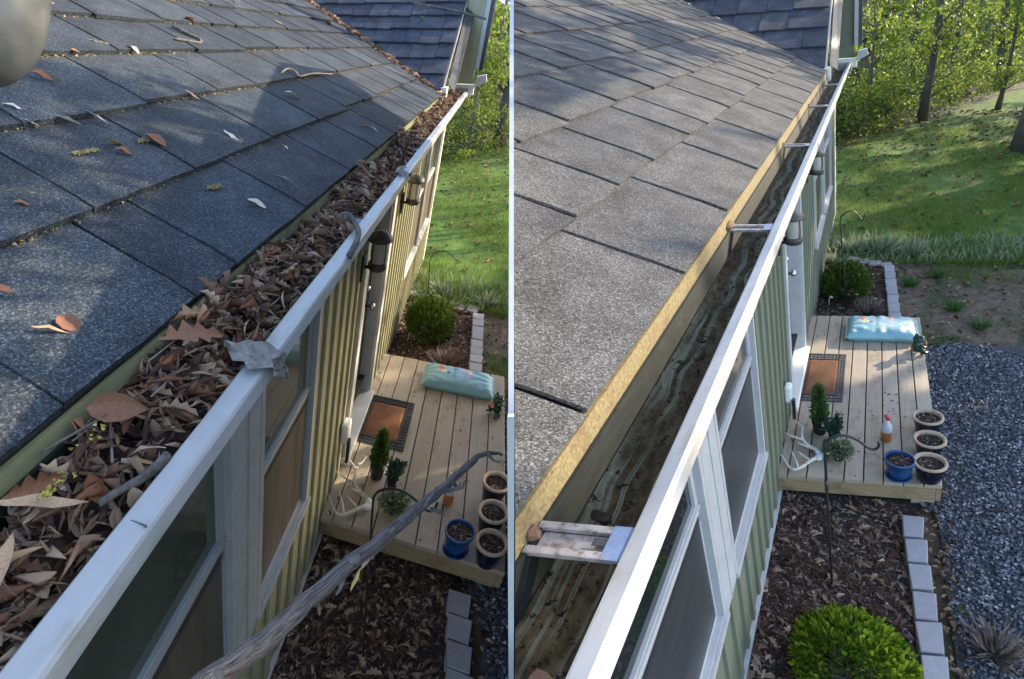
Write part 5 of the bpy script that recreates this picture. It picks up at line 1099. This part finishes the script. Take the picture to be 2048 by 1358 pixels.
put_leaf(B, 'brown_broad', -3.0, .14, 2.255, .06, .4, (.1, .1), name='dead_leaf', label='dark red-brown leaf at the near end of the cleaned gutter', cat='leaf')
# ------------------------------------------------------------------ weathered stalk and grey handle close to the lens
BR = [(-0.3262, 0.263, -0.5225), (-0.297, 0.2951, -0.5255), (-0.2662, 0.3444, -0.5388), (-0.2381, 0.4144, -0.5553), (-0.1829, 0.5156, -0.5767), (-0.1513, 0.5762, -0.5899), (-0.121, 0.6356, -0.6053), (-0.0846, 0.7, -0.6108), (-0.0602, 0.7409, -0.6186), (-0.0378, 0.7676, -0.6323), (-0.0188, 0.7812, -0.6497)]
SIDE = [[(-0.1474, 0.5734, -0.5955), (-0.1375, 0.5878, -0.589), (-0.1248, 0.6043, -0.5786), (-0.1216, 0.6079, -0.5715)], [(-0.1296, 0.5924, -0.6022), (-0.1183, 0.5976, -0.6141), (-0.1115, 0.6028, -0.626), (-0.1278, 0.6131, -0.6277)], [(-0.1023, 0.6585, -0.6044), (-0.0937, 0.6523, -0.6166), (-0.0887, 0.665, -0.6137)], [(-0.2171, 0.4427, -0.5659), (-0.2236, 0.4339, -0.5833), (-0.2288, 0.431, -0.5891)], [(-0.1829, 0.5147, -0.5786), (-0.1721, 0.5195, -0.569), (-0.1649, 0.5228, -0.5626)], [(-0.0466, 0.7518, -0.6192), (-0.037, 0.7453, -0.632), (-0.0228, 0.7432, -0.6362)], [(-0.121, 0.6345, -0.6076), (-0.0842, 0.6458, -0.6072), (-0.0799, 0.6516, -0.5958)]]
br = empty('dead_stalk', BR[0], label='long weathered grey dead stalk crossing the lower left view', cat='branch')
P = [Vector(p) - Vector(BR[0]) for p in [(-.77, .17, -.775), (-.5, .2, -.62)] + BR]; out = []
for i in range(len(P)-1):
    p0, p1, p2, p3 = P[max(i-1, 0)], P[i], P[i+1], P[min(i+2, len(P)-1)]
    for t in (0, .25, .5, .75): out.append(.5*((2*p1) + (p2-p0)*t + (2*p0-5*p1+4*p2-p3)*t*t + (3*p1-p0-3*p2+p3)*t**3))
out.append(P[-1]); k = len(out); rk = random.Random(11)
for i in range(2, k-1): out[i] = out[i] + Vector((rk.uniform(-1, 1), rk.uniform(-1, 1), rk.uniform(-1, 1)))*.0013
RAD = np.interp(np.linspace(0, 1, k), [0, .3, .45, .6, .73, .86, 1], [.0132, .0120, .0104, .0088, .0068, .0046, .0022])
mb = MB(); n = 18; mb.tube(out, [float(r) for r in RAD], n)
rr = random.Random(3); groove = [1 + rr.uniform(-.2, .16) for j in range(n)]
for i in range(k):
    c = out[i]
    for j in range(n):
        q = Vector(mb.v[i*n+j]); g = 1 + (groove[(j + i//9) % n] - 1)*(.5 + .5*math.sin(i*.5 + j)) + rr.uniform(-.05, .05) ; mb.v[i*n+j] = tuple(c + (q-c)*g)
# grain runs along the stalk: hp = (distance along, around)
me = mb.mesh('stem', 'grey_stalk', smooth=True)
hp = np.array([(i*.04, math.cos(2*PI*j/n)*.05, math.sin(2*PI*j/n)*.05) for i in range(k) for j in range(n)], np.float32)
me.attributes['hp'].data.foreach_set('vector', hp.ravel()); so = bpy.data.objects.new('stem', me); COL.objects.link(so); so.parent = br
for q in SIDE:
    Q = [Vector(p) - Vector(BR[0]) for p in q]; m = len(Q)
    MB().tube(Q, [.0042*(1 - .7*i/(m-1)) for i in range(m)], 7, jit=.25).build('side_stem', 'bark_twig', br)
for t, r in ((22, .012), (12, .013), (30, .008), (17, .010), (26, .009), (34, .006)):
    MB().ell(out[t] + Vector((0, -.004, .006)), (r, r*.8, r*.5), 8, 6).build('knot', 'bark_twig', br, smooth=True)
for p, s in (((-0.2023, 0.4868, -0.5894), 1), ((-0.1953, 0.4887, -0.5857), 1), ((-0.2072, 0.4465, -0.5805), -1), ((-0.2105, 0.454, -0.5658), -1)):
    o = bpy.data.objects.new('husk', LEAVES['tan_lance' if s > 0 else 'yellow_lance'][0]); COL.objects.link(o); o.parent = br
    o.location = Vector(p) - Vector(BR[0]); o.rotation_euler = (random.uniform(0, 6), random.uniform(0, 6), random.uniform(0, 6)); o.scale = (.032,)*3
NZ = [Vector(p) for p in [(-.12, .75, 1.2), (-.30, .5, .42)] + [(-0.3431, 0.4381, 0.1139), (-0.3475, 0.4167, 0.0714), (-0.3522, 0.4014, 0.041), (-0.3652, 0.3922, 0.0228), (-0.3805, 0.3846, 0.0076)]]
hd = empty('handle', NZ[3], label='smooth grey rounded handle end at the top left corner', cat='handle'); out = []
for i in range(len(NZ)-1):
    p0, p1, p2, p3 = NZ[max(i-1, 0)], NZ[i], NZ[i+1], NZ[min(i+2, len(NZ)-1)]
    for t in (0, .25, .5, .75): out.append(.5*((2*p1) + (p2-p0)*t + (2*p0-5*p1+4*p2-p3)*t*t + (3*p1-p0-3*p2+p3)*t**3) - NZ[3])
out.append(NZ[-1] - NZ[3]); k = len(out)
MB().tube(out, [.0262 if i < k-6 else .0262*math.sqrt(max(.05, 1-((i-(k-7))/6)**2)) for i in range(k)], 28).build('grip', 'grey_rubber', hd, smooth=True)
stick_pts = [(-0.6084, 3.1303, 0.4344), (-0.4914, 3.1069, 0.3879), (-0.3744, 3.0976, 0.3694), (-0.2444, 3.0871, 0.3485), (-0.1352, 3.0718, 0.3183)]
mb = MB().tube([Vector(p) - Vector(stick_pts[0]) for p in stick_pts], [.007, .007, .006, .006, .005], 6, jit=.3)
o = mb.build('twig', 'bark_twig', None, label='thin bare twig above the wing shingles of the left-hand house', cat='twig'); o.location = stick_pts[0]

# ------------------------------------------------------------------ woods
def leaf_cloud(H, C, S, n, size, mt, name, parent, rootM=None):
    """leaf quads in clumps: C (k,3) centres, S (k,3) radii, local metric coordinates"""
    k = len(C); i = RNG.integers(0, k, n); d = RNG.normal(size=(n, 3)); d /= np.linalg.norm(d, axis=1)[:, None]
    P = C[i] + d*S[i]*(RNG.uniform(.15, 1, n)**.5)[:, None]
    P = P[P[:, 2] > .02]; n = len(P)
    return scatter(name, *LEAF4, P, rotmats(n), RNG.uniform(size[0], size[1], n), mt, parent=parent)
def tree(H, a, b, h, r, n, label, mt='leaf_spring', lean=(0, 0), low=True, c=-.26, crown=(6.6, 9.0), cr=1.6, size=(.08, .17), lowf=.72, group=None, kk=26, filt=None):
    if h < 6: crown = (h*.6, h*.98)
    t = empty('tree', M=H.mat(a, b, c, random.uniform(0, 6)), label=label, cat='tree', group=group)
    tr = MB(); pth = [Vector((lean[0]*z/h + .05*math.sin(z*1.3 + a), lean[1]*z/h + .05*math.cos(z*.9 + b), z)) for z in np.linspace(0, h, 9)]
    tr.tube(pth, [r*(1.35 if i == 0 else 1 - .085*i) for i in range(9)], 9, jit=.08); C = []; S = []
    for i in range(kk):
        z = random.uniform(.6, 3.2) if (low and i < kk*lowf) else random.uniform(*crown)
        th = random.uniform(0, 2*PI); q = random.uniform(.3, 1)*cr*(.7 if z < 3.2 else 1)
        z = min(z, h); z0 = min(z*.86, h*.9); p0 = Vector((lean[0]*z0/h + .05*math.sin(z0*1.3 + a), lean[1]*z0/h + .05*math.cos(z0*.9 + b), z0)); p1 = Vector((lean[0]*z/h + q*math.cos(th), lean[1]*z/h + q*math.sin(th), z + .15))
        if i % 2 == 0: tr.tube([p0, p0.lerp(p1, .5) + Vector((0, 0, .08)), p1], [r*.3, r*.18, r*.06], 5)
        C.append(p1); w = random.uniform(.25, .6); S.append((w, w, w*.55))
    tr.build('trunk', 'tree_bark', t, smooth=True)
    C = np.array(C); S = np.array(S)
    if filt: 
        k = len(C); i = RNG.integers(0, k, n); d = RNG.normal(size=(n, 3)); d /= np.linalg.norm(d, axis=1)[:, None]
        P = C[i] + d*S[i]*(RNG.uniform(.15, 1, n)**.5)[:, None]; P = P[P[:, 2] > .02]
        M = np.array(t.matrix_world); Wp = P @ M[:3, :3].T + M[:3, 3]; P = P[filt(Wp)]; m = len(P)
        scatter('crown', *LEAF4, P, rotmats(m), RNG.uniform(size[0], size[1], m), mt, parent=t)
    else: leaf_cloud(H, C, S, n, size, mt, 'crown', t)
    return t
for a, b, h, r, n, mt, lab in ((17.4, 2.1, 8, .12, 1500, 'leaf_spring', 'straight grey tree standing at the lawn edge, right view'), (12.6, 4.2, 7, .34, 300, 'leaf_dark', 'thick grey tree trunk at the right frame edge on the lawn'),
        (23.5, 3.4, 8, .10, 1700, 'leaf_spring', 'slim pale tree with yellow-green low leaves, right woods'), (24.0, 5.2, 8, .15, 1700, 'leaf_spring', 'dark tree trunk near the right edge of the woods'), (21, .3, 8, .16, 1800, 'leaf_dark', 'dark leafy tree beside the right-hand house wing'),
        (28, 2.2, 8, .15, 1600, 'leaf_spring', 'thin tree deeper in the right woods among bright leaves'), (31, 5.6, 9, .22, 1600, 'leaf_spring', 'tree deep in the right woods behind the slope'), (19, 4.4, 4.0, .07, 1500, 'leaf_spring', 'young leafy sapling on the right woodland edge'), (16.2, .6, 3.4, .06, 1500, 'leaf_spring', 'bushy sapling where lawn meets woods beside the house')):
    tree(B, a, b, h, r, n, lab, mt, low=(a > 13), lean=(random.uniform(-.4, .4), random.uniform(-.3, .3)))
for a, b, h, r, n, mt, lab in ((16.5, 1.15, 7, .2, 1500, 'leaf_spring', 'dark straight tree at the edge of left woods'), (21, .9, 8, .22, 1500, 'leaf_spring', 'second dark tree trunk in the left woods'), (15.2, .2, 3.2, .07, 1500, 'leaf_spring', 'yellow-green sapling near the left-hand gutter end'), (27, 1.7, 8, .25, 1500, 'leaf_dark', 'tree deep in the left woods by the white divider wall'), (18, -.3, 5, .1, 1500, 'leaf_spring', 'leafy sapling behind the left-hand house corner')):
    tree(A, a, b, h, r, n, lab, mt, lean=(random.uniform(-.3, .3), random.uniform(-.3, .3)))
def mass(H, right, name, n, fa, fb, size, mt, hmax, label=None, keep=None):
    k = n//26; u = RNG.uniform(0, 1, k); a = fa(u); lo, hi = fb(a); b = lo + (hi-lo)*RNG.uniform(0, 1, k); hgt = hmax(a)*RNG.uniform(0, 1, k)**1.3
    C = np.stack([a, b, -.26 + hgt], 1); C = inside(H, C, right); k = len(C)
    i = RNG.integers(0, k, n); d = RNG.normal(size=(n, 3)); d /= np.linalg.norm(d, axis=1)[:, None]
    S = RNG.uniform(.15, .5, k)*(1 + .02*C[:, 0]); P = C[i] + d*(S[i]*RNG.uniform(.2, 1, n)**.5)[:, None]*np.array([1, 1, .7])
    P = P[P[:, 2] > -.26]; s = RNG.uniform(*size, len(P))*(.55 + P[:, 0]*.02)*H.k
    W_ = H.arr(P)
    return scatter(name, *LEAF4, W_, rotmats(len(P)), s, mt, kind='stuff')
edgeB = lambda a: (a*.0 - 1.8 - .05*(a-14), np.minimum(.62*(a - 14) - .2, .26*a + 2))
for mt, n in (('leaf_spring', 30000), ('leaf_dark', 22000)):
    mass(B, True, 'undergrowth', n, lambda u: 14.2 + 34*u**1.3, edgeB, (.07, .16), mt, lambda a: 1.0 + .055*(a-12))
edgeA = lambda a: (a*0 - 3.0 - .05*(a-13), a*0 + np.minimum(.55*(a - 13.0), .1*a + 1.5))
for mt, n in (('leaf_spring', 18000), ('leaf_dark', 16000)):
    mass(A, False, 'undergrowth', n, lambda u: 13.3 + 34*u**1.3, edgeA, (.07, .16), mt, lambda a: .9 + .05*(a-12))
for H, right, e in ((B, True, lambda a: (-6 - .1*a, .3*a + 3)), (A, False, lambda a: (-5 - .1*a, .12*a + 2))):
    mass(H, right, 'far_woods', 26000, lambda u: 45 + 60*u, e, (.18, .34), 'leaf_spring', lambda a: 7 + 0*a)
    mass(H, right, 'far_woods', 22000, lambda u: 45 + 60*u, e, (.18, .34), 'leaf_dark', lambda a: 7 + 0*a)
    mb = MB()
    for _ in range(60):
        a = random.uniform(26, 90); lo, hi = e(a); b = random.uniform(lo, hi); r = random.uniform(.06, .22)
        if (H.pt(a, b, 0).x > .3) == right: mb.tube([(a, b, -.3), (a + random.uniform(-.4, .4), b + random.uniform(-.4, .4), 8)], [r, r*.6], 7)
    mb.build('far_trunks', 'tree_bark', None, H, smooth=True, kind='stuff')
# ------------------------------------------------------------------ unseen trees put in for the shade they cast on the yard
Sh = np.array(SUN)
def land(Wp, H, axis, val):
    """where a leaf's shadow lands on the plane house[axis] = val"""
    Mi = np.linalg.inv(H.M); h = (Wp - H.On) @ Mi; s = Sh @ Mi
    t = (h[:, axis] - val)/s[axis]; return h - s[None]*t[:, None]
def filtB(Wp):  # drops leaves of the added driveway trees where sun spots should land
    d = land(Wp, B, 2, 0.0); lit = (d[:, 0] > 1.12 + .25*(1.1 - d[:, 1])) & (d[:, 0] < 2.35) & (d[:, 1] > .12) & (d[:, 1] < 1.5)
    g = land(Wp, B, 2, -.25); lit |= (g[:, 0] > 4.2) & (g[:, 0] < 5.1) & (g[:, 1] < .35) & (g[:, 1] > 0)
    w = land(Wp, B, 1, .2); lit |= (w[:, 2] > 2.2) & (w[:, 0] > -3.4) & (w[:, 0] < 6)
    return ~lit
for i, (a, b) in enumerate(((4.2, 8.2), (6.0, 8.6), (7.8, 8.3), (9.6, 8.8), (11.4, 8.4))):
    tree(B, a, b, 7.5, .13, 9500, 'unseen dense tree added right of the driveway for its shade', 'leaf_dark', crown=(2.2, 7.4), cr=1.5, size=(.2, .36), kk=60, lowf=.3, filt=filtB, group='added trees shading the driveway')
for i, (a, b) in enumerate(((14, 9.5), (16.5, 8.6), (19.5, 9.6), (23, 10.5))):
    tree(B, a, b, 8, .24, 1500, 'unseen open-crowned tree added right of the lawn for its shade', 'leaf_dark', lowf=.2, crown=(2.6, 8), cr=2.1, size=(.16, .34), kk=34, group='added trees shading the lawn')
def filtA(Wp):  # drops leaves of the added tree that would shade the right-hand eave
    w = land(Wp, B, 1, .05); lit = (w[:, 2] < 3.4) & (w[:, 2] > 2.0) & (w[:, 0] > -3) & (w[:, 0] < 3)
    return ~lit
def shade_canopy():  # added tree, crown spread where its shade covers the left-hand roof
    base = Vector((9.0, 8.0, -1.2)); t = empty('tree', base, label='unseen leaning leafy tree added to shade the left-hand roof', cat='tree')
    tr = MB(); J = Vector((4.3, 3.8, 5.0)) - base; tr.tube([(0, 0, 0), (-.1, -.1, 3), (-.5, -.4, 6), (-2.6, -2.4, 7.4), J], [.2, .17, .14, .1, .05], 9)
    C = []; S = []
    for i in range(95):
        p = Vector((4.0 + random.gauss(0, .35), random.uniform(1.7, 5.8), random.uniform(1.9, 4.8))) - base; C.append(p); w = random.uniform(.2, .42); S.append((w, w, w*.7))
        if i % 6 == 0: tr.tube([J, J.lerp(p, .5) + Vector((0, 0, .1)), p], [.03, .018, .006], 5)
    tr.build('trunk', 'tree_bark', t, smooth=True)
    C = np.array(C); S = np.array(S); n = 15000; i = RNG.integers(0, len(C), n); d = RNG.normal(size=(n, 3)); d /= np.linalg.norm(d, axis=1)[:, None]
    P = C[i] + d*S[i]*(RNG.uniform(.1, 1, n)**.5)[:, None]; P = P[filtA(P + np.array(base))]
    scatter('crown', *LEAF4, P, rotmats(len(P)), RNG.uniform(.07, .14, len(P)), 'leaf_dark', parent=t)
shade_canopy()
